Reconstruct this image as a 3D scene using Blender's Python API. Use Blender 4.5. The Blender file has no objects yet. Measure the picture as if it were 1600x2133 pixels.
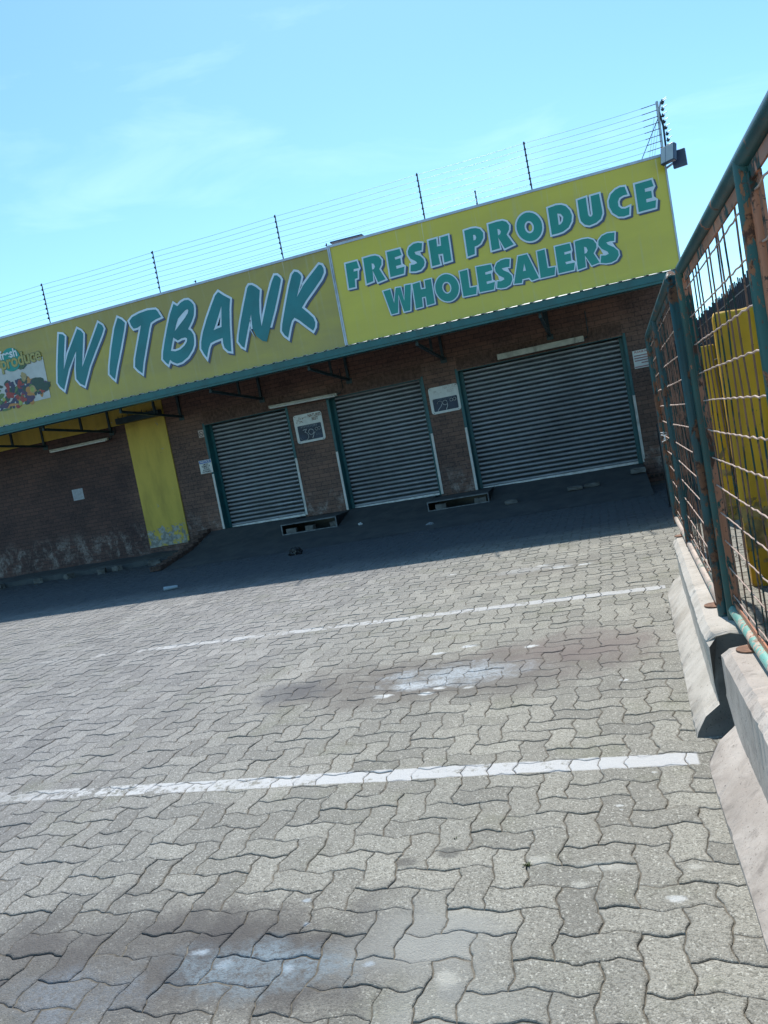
import bpy, bmesh, math, random
from mathutils import Matrix, Vector, noise as mnoise
R = math.radians
random.seed(7)
scene = bpy.context.scene

# ------------------------------------------------------------------ camera
CAMX = ((0.945489, 0.26871, -0.183969), (-0.155807, -0.122806, -0.980124), (-0.285962, 0.95536, -0.074245))
cd = bpy.data.cameras.new('camera')
cam = bpy.data.objects.new('camera', cd)
scene.collection.objects.link(cam)
r_, d_, f_ = [Vector(v) for v in CAMX]
m3 = Matrix((r_, -d_, -f_)).transposed()
cam.matrix_world = Matrix.Translation((0, 0, 1.40)) @ m3.to_4x4()
cd.sensor_fit = 'VERTICAL'
cd.sensor_height = 36.0
cd.lens = 1601.5 / 2133.0 * 36.0
cd.clip_start = 0.05
cd.clip_end = 2000
scene.camera = cam

# ------------------------------------------------------------------ light
SUN_EL, SUN_AZ = 54.8, -12.0           # azimuth measured from +Y towards +X
scene.view_settings.view_transform = 'Standard'
scene.view_settings.look = 'None'
scene.view_settings.gamma = 1
scene.view_settings.exposure = 0.35
scene.cycles.max_bounces = 8
scene.cycles.diffuse_bounces = 4
world = bpy.data.worlds.new('World')
scene.world = world
world.use_nodes = True
wt = world.node_tree
wt.nodes.clear()
wo = wt.nodes.new('ShaderNodeOutputWorld')
bg = wt.nodes.new('ShaderNodeBackground')
sky = wt.nodes.new('ShaderNodeTexSky')
sky.sky_type = 'NISHITA'
sky.sun_disc = False
sky.sun_elevation = R(SUN_EL)
sky.sun_rotation = R(SUN_AZ)
sky.altitude = 1500
sky.air_density = 1.0
sky.dust_density = 0.6
sky.ozone_density = 2.0
tint = wt.nodes.new('ShaderNodeMix'); tint.data_type = 'RGBA'; tint.blend_type = 'MULTIPLY'
tint.inputs[0].default_value = 1.0
tint.inputs[7].default_value = (1.06, 1.43, 1.38, 1)
wt.links.new(sky.outputs[0], tint.inputs[6])
# thin high cloud wisps
tc = wt.nodes.new('ShaderNodeTexCoord')
mp = wt.nodes.new('ShaderNodeMapping')
mp.inputs['Scale'].default_value = (2.2, 2.2, 9.0)
mp.inputs['Rotation'].default_value = (0.0, R(14), R(0))
wt.links.new(tc.outputs['Generated'], mp.inputs[0])
nz = wt.nodes.new('ShaderNodeTexNoise')
nz.inputs['Scale'].default_value = 1.7; nz.inputs['Detail'].default_value = 7; nz.inputs['Roughness'].default_value = 0.55
nz.inputs['Distortion'].default_value = 0.5
wt.links.new(mp.outputs[0], nz.inputs[0])
cr = wt.nodes.new('ShaderNodeMapRange')
cr.inputs[1].default_value = 0.52; cr.inputs[2].default_value = 0.85; cr.inputs[3].default_value = 0.0; cr.inputs[4].default_value = 0.17
wt.links.new(nz.outputs[0], cr.inputs[0])
cm = wt.nodes.new('ShaderNodeMix'); cm.data_type = 'RGBA'
cm.inputs[7].default_value = (8.5, 11.0, 11.5, 1)
wt.links.new(cr.outputs[0], cm.inputs[0]); wt.links.new(tint.outputs[2], cm.inputs[6])
wt.links.new(cm.outputs[2], bg.inputs[0])
bg.inputs[1].default_value = 0.135
wt.links.new(bg.outputs[0], wo.inputs[0])
sd = bpy.data.lights.new('sun', 'SUN')
sd.energy = 4.6; sd.angle = R(0.53); sd.color = (1.0, 0.95, 0.87)
sun = bpy.data.objects.new('sun', sd)
scene.collection.objects.link(sun)
sdir = Vector((math.cos(R(SUN_EL)) * math.sin(R(SUN_AZ)), math.cos(R(SUN_EL)) * math.cos(R(SUN_AZ)), math.sin(R(SUN_EL))))
sun.rotation_euler = sdir.to_track_quat('Z', 'Y').to_euler()
sun.location = (0, 20, 30)

# ------------------------------------------------------------------ materials
def newmat(name):
    m = bpy.data.materials.new(name); m.use_nodes = True
    nt = m.node_tree
    b = nt.nodes['Principled BSDF']
    return m, nt, b
def N(nt, t, **kw):
    n = nt.nodes.new(t)
    for k, v in kw.items():
        if k.startswith('i_'):
            key = k[2:]
            n.inputs[int(key) if key.isdigit() else key.replace('_', ' ')].default_value = v
        else:
            setattr(n, k, v)
    return n
def noise(nt, vec, scale, detail=4, rough=.55, dist=0):
    n = N(nt, 'ShaderNodeTexNoise')
    n.inputs['Scale'].default_value = scale; n.inputs['Detail'].default_value = detail
    n.inputs['Roughness'].default_value = rough; n.inputs['Distortion'].default_value = dist
    nt.links.new(vec, n.inputs['Vector'])
    return n.outputs[0]
def ramp(nt, val, a, b, lo=0., hi=1.):
    n = N(nt, 'ShaderNodeMapRange'); n.interpolation_type = 'SMOOTHSTEP'
    n.inputs[1].default_value = a; n.inputs[2].default_value = b; n.inputs[3].default_value = lo; n.inputs[4].default_value = hi
    nt.links.new(val, n.inputs[0]); return n.outputs[0]
def mix(nt, fac, a, b, mode='MIX'):
    n = N(nt, 'ShaderNodeMix'); n.data_type = 'RGBA'; n.blend_type = mode
    for s, v in ((0, fac), (6, a), (7, b)):
        if isinstance(v, (int, float)): n.inputs[s].default_value = v
        elif isinstance(v, tuple): n.inputs[s].default_value = v if len(v) == 4 else (*v, 1)
        else: nt.links.new(v, n.inputs[s])
    return n.outputs[2]
def mth(nt, op, a, b=None, c=None):
    n = N(nt, 'ShaderNodeMath'); n.operation = op
    for i, v in enumerate((a, b, c)):
        if v is None: continue
        if isinstance(v, (int, float)): n.inputs[i].default_value = v
        else: nt.links.new(v, n.inputs[i])
    return n.outputs[0]
def coords(nt):
    g = N(nt, 'ShaderNodeNewGeometry')
    return g.outputs['Position']
def objc(nt):
    return N(nt, 'ShaderNodeTexCoord').outputs['Object']
def bump(nt, b, h, strength=.3, dist=.01):
    n = N(nt, 'ShaderNodeBump'); n.inputs['Strength'].default_value = strength; n.inputs['Distance'].default_value = dist
    nt.links.new(h, n.inputs['Height']); nt.links.new(n.outputs[0], b.inputs['Normal'])
def mapped(nt, vec, sc):
    n = N(nt, 'ShaderNodeMapping'); n.inputs['Scale'].default_value = sc
    nt.links.new(vec, n.inputs[0]); return n.outputs[0]

def simple(name, col, rough=.6, metal=0., var=.15, scale=8., bumps=.15, dirt=None, spec=.5, bscale=60.):
    """painted / plain surface with mottling and a little surface relief"""
    m, nt, b = newmat(name)
    p = coords(nt)
    n1 = noise(nt, p, scale, 6)
    dark = tuple(c * (1 - var * 1.6) for c in col); lite = tuple(min(1, c * (1 + var)) for c in col)
    c = mix(nt, ramp(nt, n1, .3, .7), dark, lite)
    if dirt:
        n2 = noise(nt, mapped(nt, p, (1, 1, .35)), scale * .6, 8, .65, .4)
        c = mix(nt, ramp(nt, n2, .52, .75, 0, .8), c, dirt)
    nt.links.new(c, b.inputs['Base Color'])
    b.inputs['Roughness'].default_value = rough; b.inputs['Metallic'].default_value = metal
    b.inputs['Specular IOR Level'].default_value = spec
    bump(nt, b, noise(nt, p, bscale, 5, .6), bumps, .004)
    return m

def peeling(name, paint, under, rust, lo=.5, hi=.53, scale=9., rough=.45):
    """old painted steel: top coat flaked off to primer, rust in patches"""
    m, nt, b = newmat(name)
    p = coords(nt)
    n1 = noise(nt, mapped(nt, p, (1, 1, .45)), scale, 8, .68, .3)
    n2 = noise(nt, p, scale * 1.9, 6, .7, .2)
    n0 = noise(nt, p, 3.0, 3)
    pc = mix(nt, ramp(nt, n0, .35, .65), tuple(c * .7 for c in paint), tuple(c * 1.25 for c in paint))
    f1 = ramp(nt, n1, lo, hi)
    f2 = ramp(nt, n2, .50, .60)
    c = mix(nt, f1, pc, mix(nt, f2, under, rust))
    speck = ramp(nt, noise(nt, p, scale * 6, 4, .6), .62, .66)
    c = mix(nt, speck, c, rust)
    nt.links.new(c, b.inputs['Base Color'])
    nt.links.new(mth(nt, 'MULTIPLY_ADD', f1, .4, rough), b.inputs['Roughness'])
    h = mth(nt, 'ADD', mth(nt, 'MULTIPLY', f1, -.5), mth(nt, 'MULTIPLY', noise(nt, p, 90, 4), .35))
    bump(nt, b, h, .45, .003)
    return m

GREEN = (.012, .13, .12)
M = {}
M['beam_green'] = simple('green_beam_paint', (.008, .105, .110), .4, 0, .12, 5, .05, dirt=(.02, .06, .06))
M['frame_green'] = simple('green_door_frame_paint', (.006, .085, .098), .45, 0, .15, 6, .1)
M['fence_green'] = peeling('flaking_green_fence_paint', (.006, .066, .060), (.30, .12, .055), (.075, .028, .014), .55, .575, 11)
M['fence_green_dark'] = peeling('dark_green_worn_paint', (.005, .055, .062), (.16, .07, .035), (.045, .020, .012), .50, .54, 12)
M['rail_green'] = peeling('blue_green_rail_paint', (.014, .070, .078), (.34, .15, .09), (.10, .05, .03), .60, .62, 13)
M['fence_orange'] = peeling('salmon_primer_on_steel', (.38, .145, .075), (.008, .060, .056), (.06, .024, .013), .52, .56, 9)
M['fence_pale'] = peeling('sun_faded_green_paint', (.15, .35, .30), (.50, .38, .30), (.24, .13, .09), .52, .58, 13)
M['fence_pinkish'] = peeling('bare_pinkish_pipe', (.46, .37, .31), (.20, .30, .25), (.20, .11, .08), .56, .60, 9)
M['rust_wire'] = peeling('rusty_mesh_wire', (.19, .085, .050), (.010, .045, .042), (.05, .025, .016), .50, .56, 14, .55)
M['white_strip'] = simple('white_guard_paint', (.62, .60, .56), .5, 0, .08, 9, .1, dirt=(.16, .14, .12))
M['trim'] = simple('pale_metal_trim', (.42, .45, .52), .35, .3, .08, 6, .05, dirt=(.2, .2, .22))
M['teal'] = simple('teal_vinyl', (.003, .245, .205), .35, 0, .06, 2, .02)
M['teal_faded'] = simple('faded_teal_vinyl', (.008, .175, .195), .35, 0, .10, 2, .02)
M['outline'] = simple('pale_blue_vinyl', (.60, .70, .80), .35, 0, .05, 3, .02)
M['shadowblue'] = simple('dark_blue_vinyl', (.055, .075, .145), .4, 0, .05, 3, .02)
M['steel_dark'] = simple('dark_painted_steel', (.010, .040, .052), .5, 0, .2, 7, .1)
M['black'] = simple('black_plastic', (.010, .010, .012), .35, 0, .2, 9, .1)
M['insulator'] = simple('black_insulator', (.015, .016, .022), .4, 0, .1, 9, .1)
M['galv'] = simple('galvanised_steel', (.45, .47, .50), .4, .6, .15, 12, .05)
M['wire'] = simple('electric_fence_wire', (.05, .06, .09), .45, .5, .1, 9, .05)
M['palisade'] = simple('blue_black_palisade', (.012, .020, .034), .4, 0, .2, 9, .1)
M['lamp_body'] = simple('cream_lamp_fitting', (.42, .40, .34), .45, 0, .12, 9, .05, dirt=(.12, .11, .09))
M['white_sign'] = simple('white_sign_plastic', (.62, .62, .60), .4, 0, .06, 9, .03)
M['chalk'] = simple('chalk', (.55, .58, .60), .8, 0, .2, 40, .1)
M['chalk_faint'] = simple('faint_chalk', (.12, .16, .21), .8, 0, .3, 40, .1)
M['board'] = simple('chalkboard_face', (.012, .026, .058), .5, 0, .25, 6, .05, dirt=(.05, .07, .11))
M['ink'] = simple('dark_ink', (.03, .03, .035), .6, 0, .1)
M['brown_ink'] = simple('brown_print', (.16, .08, .05), .6, 0, .2, 30)
M['red_ink'] = simple('red_print', (.32, .06, .05), .6, 0, .1)
M['blue_ink'] = simple('blue_print', (.02, .10, .42), .5, 0, .1)
M['paper'] = simple('weathered_paper', (.40, .42, .46), .7, 0, .1, 20, .05, dirt=(.25, .27, .30))
M['bag'] = simple('black_bag_plastic', (.008, .008, .009), .25, 0, .2, 20, .4, bscale=25)
M['litter'] = simple('pale_litter', (.55, .57, .58), .6, 0, .15, 30, .2)
M['concrete_dark'] = simple('dirty_concrete', (.14, .135, .125), .85, 0, .3, 7, .5)
M['flood_glass'] = simple('floodlight_glass', (.42, .46, .48), .12, 0, .05, 5, .0)
M['flood_body'] = simple('blue_grey_floodlight_body', (.035, .06, .12), .45, 0, .1, 8, .05)

def brick_mat(name, c1, c2, mortar, dust=True):
    m, nt, b = newmat(name)
    p = coords(nt)
    s = N(nt, 'ShaderNodeSeparateXYZ'); nt.links.new(p, s.inputs[0])
    cx = N(nt, 'ShaderNodeCombineXYZ')
    xy = mth(nt, 'ADD', s.outputs[0], s.outputs[1])
    nt.links.new(xy, cx.inputs[0]); nt.links.new(s.outputs[2], cx.inputs[1])
    # slight wobble of the courses
    w = N(nt, 'ShaderNodeTexNoise'); w.inputs['Scale'].default_value = 3.0
    nt.links.new(p, w.inputs['Vector'])
    wv = N(nt, 'ShaderNodeVectorMath'); wv.operation = 'MULTIPLY_ADD'
    nt.links.new(w.outputs[1], wv.inputs[0]); wv.inputs[1].default_value = (.012, .012, 0); nt.links.new(cx.outputs[0], wv.inputs[2])
    br = N(nt, 'ShaderNodeTexBrick')
    br.inputs['Scale'].default_value = 1.0
    br.inputs['Brick Width'].default_value = .232; br.inputs['Row Height'].default_value = .083
    br.inputs['Mortar Size'].default_value = .006; br.inputs['Mortar Smooth'].default_value = .3
    br.inputs['Color1'].default_value = (*c1, 1); br.inputs['Color2'].default_value = (*c2, 1); br.inputs['Mortar'].default_value = (*mortar, 1)
    nt.links.new(wv.outputs[0], br.inputs['Vector'])
    n1 = noise(nt, p, 1.1, 6, .6)
    c = mix(nt, 1.0, br.outputs[0], mix(nt, ramp(nt, n1, .3, .7), (.62, .62, .66), (1.25, 1.15, 1.05)), 'MULTIPLY')
    n2 = noise(nt, p, 26, 5, .65)
    c = mix(nt, ramp(nt, n2, .35, .75, 0, .5), c, tuple(v * 1.5 for v in c1))
    # shade painted into the brick colour left of the yellow pilaster
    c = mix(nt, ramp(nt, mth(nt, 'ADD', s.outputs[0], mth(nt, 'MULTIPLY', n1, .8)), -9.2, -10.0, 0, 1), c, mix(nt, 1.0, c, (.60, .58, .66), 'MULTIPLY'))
    if dust:   # salt bloom along the foot of the wall
        n3 = noise(nt, mapped(nt, p, (1.3, 1, 1.0)), 3.2, 7, .7, .5)
        zl = mth(nt, 'MULTIPLY', ramp(nt, s.outputs[2], .10, .30), ramp(nt, s.outputs[2], 1.05, .50))
        f = mth(nt, 'MULTIPLY', ramp(nt, n3, .44, .64), zl)
        f2 = mth(nt, 'MULTIPLY', f, ramp(nt, noise(nt, p, 22, 6, .7), .35, .6))
        c = mix(nt, mth(nt, 'MULTIPLY', f2, .6), c, (.44, .39, .36))
    nt.links.new(c, b.inputs['Base Color'])
    b.inputs['Roughness'].default_value = .88
    h = mth(nt, 'ADD', mth(nt, 'MULTIPLY', br.outputs[1], -1.0), mth(nt, 'MULTIPLY', n2, .5))
    bump(nt, b, h, .6, .006)
    return m
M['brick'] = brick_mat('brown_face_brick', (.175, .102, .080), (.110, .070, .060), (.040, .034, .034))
M['brick_plain'] = simple('loose_brick', (.17, .10, .07), .9, 0, .3, 14, .5)

def flaked_yellow(name, col, base, lo, lowz=True):
    m, nt, b = newmat(name)
    p = coords(nt)
    s = N(nt, 'ShaderNodeSeparateXYZ'); nt.links.new(p, s.inputs[0])
    n1 = noise(nt, p, 5, 8, .7, .4)
    z = ramp(nt, s.outputs[2], .40, .95, .20, 0.0) if lowz else 0.0
    v = mth(nt, 'ADD', n1, z)
    f = ramp(nt, v, lo, lo + .03)
    n2 = noise(nt, mapped(nt, p, (1, 1, .3)), 2.5, 6, .6)
    pc = mix(nt, ramp(nt, n2, .35, .7), tuple(c * 1.08 for c in col), tuple(c * .72 for c in col))
    c = mix(nt, f, pc, mix(nt, ramp(nt, noise(nt, p, 12, 5), .4, .6), base, tuple(v * 1.9 for v in base)))
    spots = ramp(nt, noise(nt, p, 30, 3), .70, .74)
    c = mix(nt, spots, c, tuple(v * .5 for v in base))
    nt.links.new(c, b.inputs['Base Color'])
    b.inputs['Roughness'].default_value = .6
    bump(nt, b, mth(nt, 'ADD', mth(nt, 'MULTIPLY', f, -.6), mth(nt, 'MULTIPLY', noise(nt, p, 45, 5), .5)), .6, .006)
    return m
M['yellow_wall'] = flaked_yellow('yellow_painted_plaster', (.54, .39, .060), (.19, .19, .17), .63)
M['yellow_pier'] = flaked_yellow('ochre_painted_plaster', (.74, .40, .010), (.22, .14, .04), .675)

def sign_mat(name, top, low):
    m, nt, b = newmat(name)
    p = coords(nt)
    s = N(nt, 'ShaderNodeSeparateXYZ'); nt.links.new(p, s.inputs[0])
    # run-off streaks: faded, dusty vertical stripes
    st = noise(nt, mapped(nt, p, (3.0, 1, .18)), 3.2, 6, .6)
    blot = noise(nt, mapped(nt, p, (.35, 1, 1.2)), 1.1, 5, .6, .3)
    c = mix(nt, ramp(nt, blot, .35, .65), top, low)
    c = mix(nt, ramp(nt, st, .50, .78, 0, .35), c, (.42, .42, .30))
    thin = mth(nt, 'MULTIPLY', ramp(nt, noise(nt, mapped(nt, p, (9, 1, .22)), 3.0, 4, .5), .66, .76), ramp(nt, s.outputs[2], 4.2, 4.9, 0, .5))
    c = mix(nt, thin, c, (.62, .62, .55))
    nt.links.new(c, b.inputs['Base Color'])
    b.inputs['Roughness'].default_value = .28
    bump(nt, b, noise(nt, mapped(nt, p, (1, 1, .5)), 2.2, 3), .12, .02)
    return m
M['sign_left'] = sign_mat('faded_yellow_vinyl', (.34, .265, .065), (.43, .34, .050))
M['sign_right'] = sign_mat('yellow_vinyl', (.54, .445, .050), (.60, .50, .048))

# roller shutter steel
def shutter():
    m, nt, b = newmat('grey_shutter_steel')
    p = coords(nt)
    n1 = noise(nt, mapped(nt, p, (1, 1, 5)), 2.2, 6, .6)
    c = mix(nt, ramp(nt, n1, .3, .7), (.34, .36, .39), (.45, .47, .51))
    n2 = noise(nt, p, 40, 5, .7)
    c = mix(nt, ramp(nt, n2, .50, .75, 0, .5), c, (.15, .15, .15))
    n3 = noise(nt, mapped(nt, p, (.5, 1, .8)), 1.6, 6, .65)
    c = mix(nt, ramp(nt, n3, .45, .70, 0, .45), c, (.17, .18, .19))
    nt.links.new(c, b.inputs['Base Color'])
    b.inputs['Roughness'].default_value = .5; b.inputs['Metallic'].default_value = .35
    bump(nt, b, n2, .2, .003)
    return m
M['shutter'] = shutter()
M['groove'] = simple('shaded_slat_groove', (.045, .05, .055), .7, 0, .3, 6, .1)  # near-black paints the shade inside the slat grooves

def concrete(name, a, b2, stain, rust=False):
    m, nt, b = newmat(name)
    p = coords(nt)
    n1 = noise(nt, p, 3.5, 8, .65, .3)
    c = mix(nt, ramp(nt, n1, .3, .7), a, b2)
    n2 = noise(nt, p, 1.6, 5, .6)
    c = mix(nt, ramp(nt, n2, .55, .75, 0, .6), c, stain)
    sp = noise(nt, p, 130, 3, .6)
    c = mix(nt, ramp(nt, sp, .62, .70, 0, .7), c, tuple(v * .45 for v in a))
    if rust:
        s = N(nt, 'ShaderNodeSeparateXYZ'); nt.links.new(p, s.inputs[0])
        rs = noise(nt, mapped(nt, p, (.6, 7, .6)), 1.2, 5, .6)
        c = mix(nt, ramp(nt, rs, .66, .72, 0, .55), c, (.36, .19, .09))
        gr = noise(nt, p, 9, 8, .72, .5); c = mix(nt, ramp(nt, gr, .54, .66, 0, .6), c, tuple(v * .62 for v in a)); low = ramp(nt, s.outputs[2], .09, .0, 0, .55); c = mix(nt, mth(nt, 'MULTIPLY', low, ramp(nt, gr, .35, .6)), c, (.11, .095, .08))
    pit = ramp(nt, noise(nt, p, 38, 4, .6), .30, .40, 0, 1)
    hole = ramp(nt, noise(nt, p, 55, 2, .5), .27, .31, 1, 0); c = mix(nt, mth(nt, 'MULTIPLY', hole, .7), c, tuple(v * .35 for v in a))
    scuff = ramp(nt, noise(nt, mapped(nt, p, (9, 1.2, 9)), 4, 6, .7), .62, .70, 0, .45); c = mix(nt, scuff, c, tuple(v * .55 for v in a))
    nt.links.new(c, b.inputs['Base Color'])
    b.inputs['Roughness'].default_value = .9
    h = mth(nt, 'ADD', mth(nt, 'MULTIPLY', noise(nt, p, 70, 6, .7), .7), mth(nt, 'MULTIPLY', pit, .5))
    bump(nt, b, h, .5, .004)
    return m
M['barrier'] = concrete('weathered_barrier_concrete', (.35, .315, .27), (.50, .46, .41), (.28, .235, .185), True)
M['barrier_pink'] = concrete('pinkish_barrier_concrete', (.32, .275, .24), (.47, .415, .37), (.31, .24, .18), True)
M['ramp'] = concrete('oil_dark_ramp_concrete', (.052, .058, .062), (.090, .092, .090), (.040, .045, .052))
M['broken'] = concrete('shaded_end_concrete', (.09, .08, .07), (.17, .155, .135), (.07, .06, .05))  # dark colour paints the shade on the barrier end faces
M['roof'] = simple('galvanised_roof_sheet', (.50, .51, .52), .45, .3, .1, 3, .05)

# paving: blocks with exposed aggregate, stains, chalk spills and worn white lines, all fixed to world positions
def paver_mat():
    m, nt, b = newmat('concrete_block_paving')
    p = coords(nt)
    s = N(nt, 'ShaderNodeSeparateXYZ'); nt.links.new(p, s.inputs[0])
    X, Y, Z = s.outputs
    at = N(nt, 'ShaderNodeAttribute'); at.attribute_name = 'tint'
    t = at.outputs['Fac']
    c = mix(nt, t, (.225, .220, .205), (.325, .318, .292))
    big = noise(nt, p, .55, 5, .6, .4)
    c = mix(nt, ramp(nt, big, .35, .68), c, mix(nt, 1.0, c, (1.18, 1.16, 1.14), 'MULTIPLY'))
    mos = noise(nt, p, 2.1, 6, .65)
    c = mix(nt, ramp(nt, mos, .52, .70, 0, .55), c, (.215, .218, .165))
    med = noise(nt, p, 7.5, 7, .7, .3)
    c = mix(nt, ramp(nt, med, .55, .75, 0, .45), c, (.43, .42, .39))
    # aggregate
    v = N(nt, 'ShaderNodeTexVoronoi'); v.inputs['Scale'].default_value = 170
    nt.links.new(p, v.inputs['Vector'])
    g = N(nt, 'ShaderNodeSeparateColor'); nt.links.new(v.outputs['Color'], g.inputs[0])
    c = mix(nt, ramp(nt, g.outputs[0], .66, .80, 0, .55), c, (.13, .125, .11))
    c = mix(nt, ramp(nt, g.outputs[1], .90, .96, 0, .55), c, (.60, .59, .55))
    fine = noise(nt, p, 240, 4, .7)
    c = mix(nt, ramp(nt, fine, .3, .7), mix(nt, 1.0, c, (.70, .70, .70), 'MULTIPLY'), mix(nt, 1.0, c, (1.25, 1.25, 1.25), 'MULTIPLY'))
    ae = N(nt, 'ShaderNodeAttribute'); ae.attribute_name = 'edge'
    en = mth(nt, 'MULTIPLY', ae.outputs['Fac'], ramp(nt, noise(nt, p, 9, 5, .7), .3, .6, .35, 1.0))
    c = mix(nt, mth(nt, 'MULTIPLY', en, .45), c, mix(nt, ramp(nt, noise(nt, p, 3.1, 4), .45, .6), (.15, .125, .095), (.13, .13, .125)))
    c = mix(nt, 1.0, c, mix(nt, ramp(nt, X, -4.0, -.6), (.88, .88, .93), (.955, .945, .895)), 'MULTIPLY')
    def blob(cx, cy, rx, ry, warp=.35, sc=3.0, soft=.35):
        w = noise(nt, p, sc, 6, .65)
        dx = mth(nt, 'DIVIDE', mth(nt, 'SUBTRACT', X, cx), rx); dy = mth(nt, 'DIVIDE', mth(nt, 'SUBTRACT', Y, cy), ry)
        d = mth(nt, 'SQRT', mth(nt, 'ADD', mth(nt, 'MULTIPLY', dx, dx), mth(nt, 'MULTIPLY', dy, dy)))
        d = mth(nt, 'ADD', d, mth(nt, 'MULTIPLY', mth(nt, 'SUBTRACT', w, .5), warp * 6))
        return mth(nt, 'MULTIPLY', ramp(nt, d, 1.0, 1.0 - soft), ramp(nt, t, .25, .75, .72, 1.0))
    def put(c, f, col, k):
        return mix(nt, mth(nt, 'MULTIPLY', f, k), c, col)
    # dark oily / brown patches
    c = put(c, blob(-1.15, 4.45, 1.45, .62, .3, 2.2, .7), (.120, .105, .095), .78)
    c = put(c, blob(-.35, 4.75, .75, .65, .25, 3, .8), (.175, .140, .128), .75)
    c = put(c, blob(-2.15, 4.45, .35, .28, .25, 5, .6), (.085, .088, .10), .6)
    c = put(c, blob(-1.10, 1.93, .72, .36, .3, 4, .7), (.082, .075, .072), .88)
    c = put(c, blob(-1.75, 1.85, .85, .55, .3, 3, .7), (.085, .078, .076), .88)
    c = put(c, blob(-.9, 7.55, 1.1, .5, .3, 2.2, .8), (.15, .135, .12), .5)
    c = put(c, blob(-.88, 2.42, .055, .035, .1, 8, .5), (.08, .075, .07), .7)
    c = put(c, blob(-.735, 2.47, .055, .05, .1, 8, .5), (.09, .088, .082), .65)
    c = put(c, blob(-.80, 2.14, .07, .03, .1, 8, .7), (.10, .10, .095), .6)
    c = put(c, blob(-.60, 1.80, .045, .045, .12, 8, .5), (.10, .11, .125), .6)
    # dried cement film that softens the blocks near the camera
    c = put(c, blob(-.72, 2.0, .34, .28, .2, 4, .8), (.34, .34, .315), .75)
    c = put(c, blob(-.58, 1.72, .30, .22, .2, 4, .8), (.33, .33, .30), .6)
    # pale spills
    grain = ramp(nt, noise(nt, p, 34, 6, .75), .36, .60)
    grain2 = mth(nt, 'MULTIPLY', ramp(nt, noise(nt, p, 50, 8, .8), .34, .56), ramp(nt, noise(nt, p, 5.5, 6, .7), .30, .52, .25, 1.0))
    c = put(c, mth(nt, 'MULTIPLY', blob(-1.08, 4.48, .58, .27, .34, 6, .7), grain2), (.40, .44, .47), .9)
    c = put(c, mth(nt, 'MULTIPLY', blob(-1.28, 4.32, .26, .09, .34, 9, .7), grain2), (.52, .56, .59), .85)
    for bx, by, br_ in ((-1.47, 4.19, .075), (-1.20, 4.17, .055), (-1.14, 4.24, .05), (-.96, 4.21, .04), (-1.30, 4.98, .06), (-1.10, 5.08, .07), (-.66, 4.92, .06), (-1.77, 7.97, .07), (-.79, 7.78, .09), (-.60, 7.56, .14), (-.37, 7.55, .09), (-.10, 4.1, .03),
                        (-.02, 3.0, .012), (-.155, 2.75, .018), (-.01, 2.19, .035), (-.15, 2.72, .01), (-5.1, 9.0, .06)):
        c = put(c, blob(bx, by, br_ * 1.0, br_ * .6, .26, 26, .6), (.60, .61, .60), .85)
    c = put(c, mth(nt, 'MULTIPLY', blob(-.95, 7.65, .45, .18, .25, 5, .6), grain), (.46, .47, .47), .6)
    for bx, by, rx, ry in ((-1.42, 1.94, .05, .03), (-1.31, 1.89, .045, .04), (-1.10, 1.88, .04, .03), (-1.17, 2.2, .03, .02), (-1.36, 1.62, .03, .03), (-1.12, 2.08, .02, .02), (-.86, 1.9, .03, .02)):
        c = put(c, blob(bx, by, rx * .8, ry * .8, .34, 30, .9), (.40, .46, .52), .75)
    c = put(c, mth(nt, 'MULTIPLY', blob(-1.2, 1.88, .42, .16, .35, 7, .9), grain2), (.24, .31, .36), .75)
    c = put(c, mth(nt, 'MULTIPLY', blob(-1.75, 1.72, .35, .2, .35, 7, .9), grain2), (.20, .24, .29), .6)
    for bx, by, rx, ry in ((-.42, 2.40, .055, .045), (-.20, 2.36, .12, .035), (-.28, 2.27, .05, .03), (-.62, 1.85, .05, .05), (.06, 2.35, .035, .025)):
        c = put(c, blob(bx, by, rx, ry, .28, 20, .8), (.50, .49, .44), .7)
    for x0_, k_ in ((-2.9, .34), (-4.6, .38), (-6.3, .3)):
        tw = mth(nt, 'SUBTRACT', mth(nt, 'SUBTRACT', X, x0_), mth(nt, 'MULTIPLY', mth(nt, 'SUBTRACT', noise(nt, p, .5, 3), .5), .9))
        tr_ = mth(nt, 'MULTIPLY', ramp(nt, mth(nt, 'ABSOLUTE', tw), .16, .05), ramp(nt, noise(nt, p, 2.4, 6, .7), .38, .62))
        c = put(c, tr_, (.15, .145, .145), k_)
    # worn white road-marking paint
    def line(y0, slope, half, x0, x1, wear, fade):
        yy = mth(nt, 'SUBTRACT', mth(nt, 'SUBTRACT', Y, y0), mth(nt, 'MULTIPLY', X, slope))
        yy = mth(nt, 'ADD', yy, mth(nt, 'MULTIPLY', mth(nt, 'SUBTRACT', noise(nt, p, 14, 4), .5), .016))
        a = ramp(nt, mth(nt, 'ABSOLUTE', yy), half + .006, half - .006)
        a = mth(nt, 'MULTIPLY', a, ramp(nt, X, x0, x0 + fade))
        a = mth(nt, 'MULTIPLY', a, ramp(nt, X, x1 + .01, x1))
        bl = mth(nt, 'MULTIPLY_ADD', t, .10, 0)
        wn = mth(nt, 'SUBTRACT', noise(nt, p, 19, 9, .78), bl)
        wn2 = noise(nt, p, 1.7, 5, .6)
        wv = mth(nt, 'ADD', wn, mth(nt, 'MULTIPLY', mth(nt, 'SUBTRACT', wn2, .5), .5))
        wv = mth(nt, 'SUBTRACT', wv, mth(nt, 'MULTIPLY', ramp(nt, X, -2.6, .1), .11))
        return mth(nt, 'MULTIPLY', a, ramp(nt, wv, wear + .06, wear - .06))
    c = put(c, line(3.108, -.009, .055, -3.8, .148, .47, 1.2), (.56, .56, .56), .85)
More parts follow.
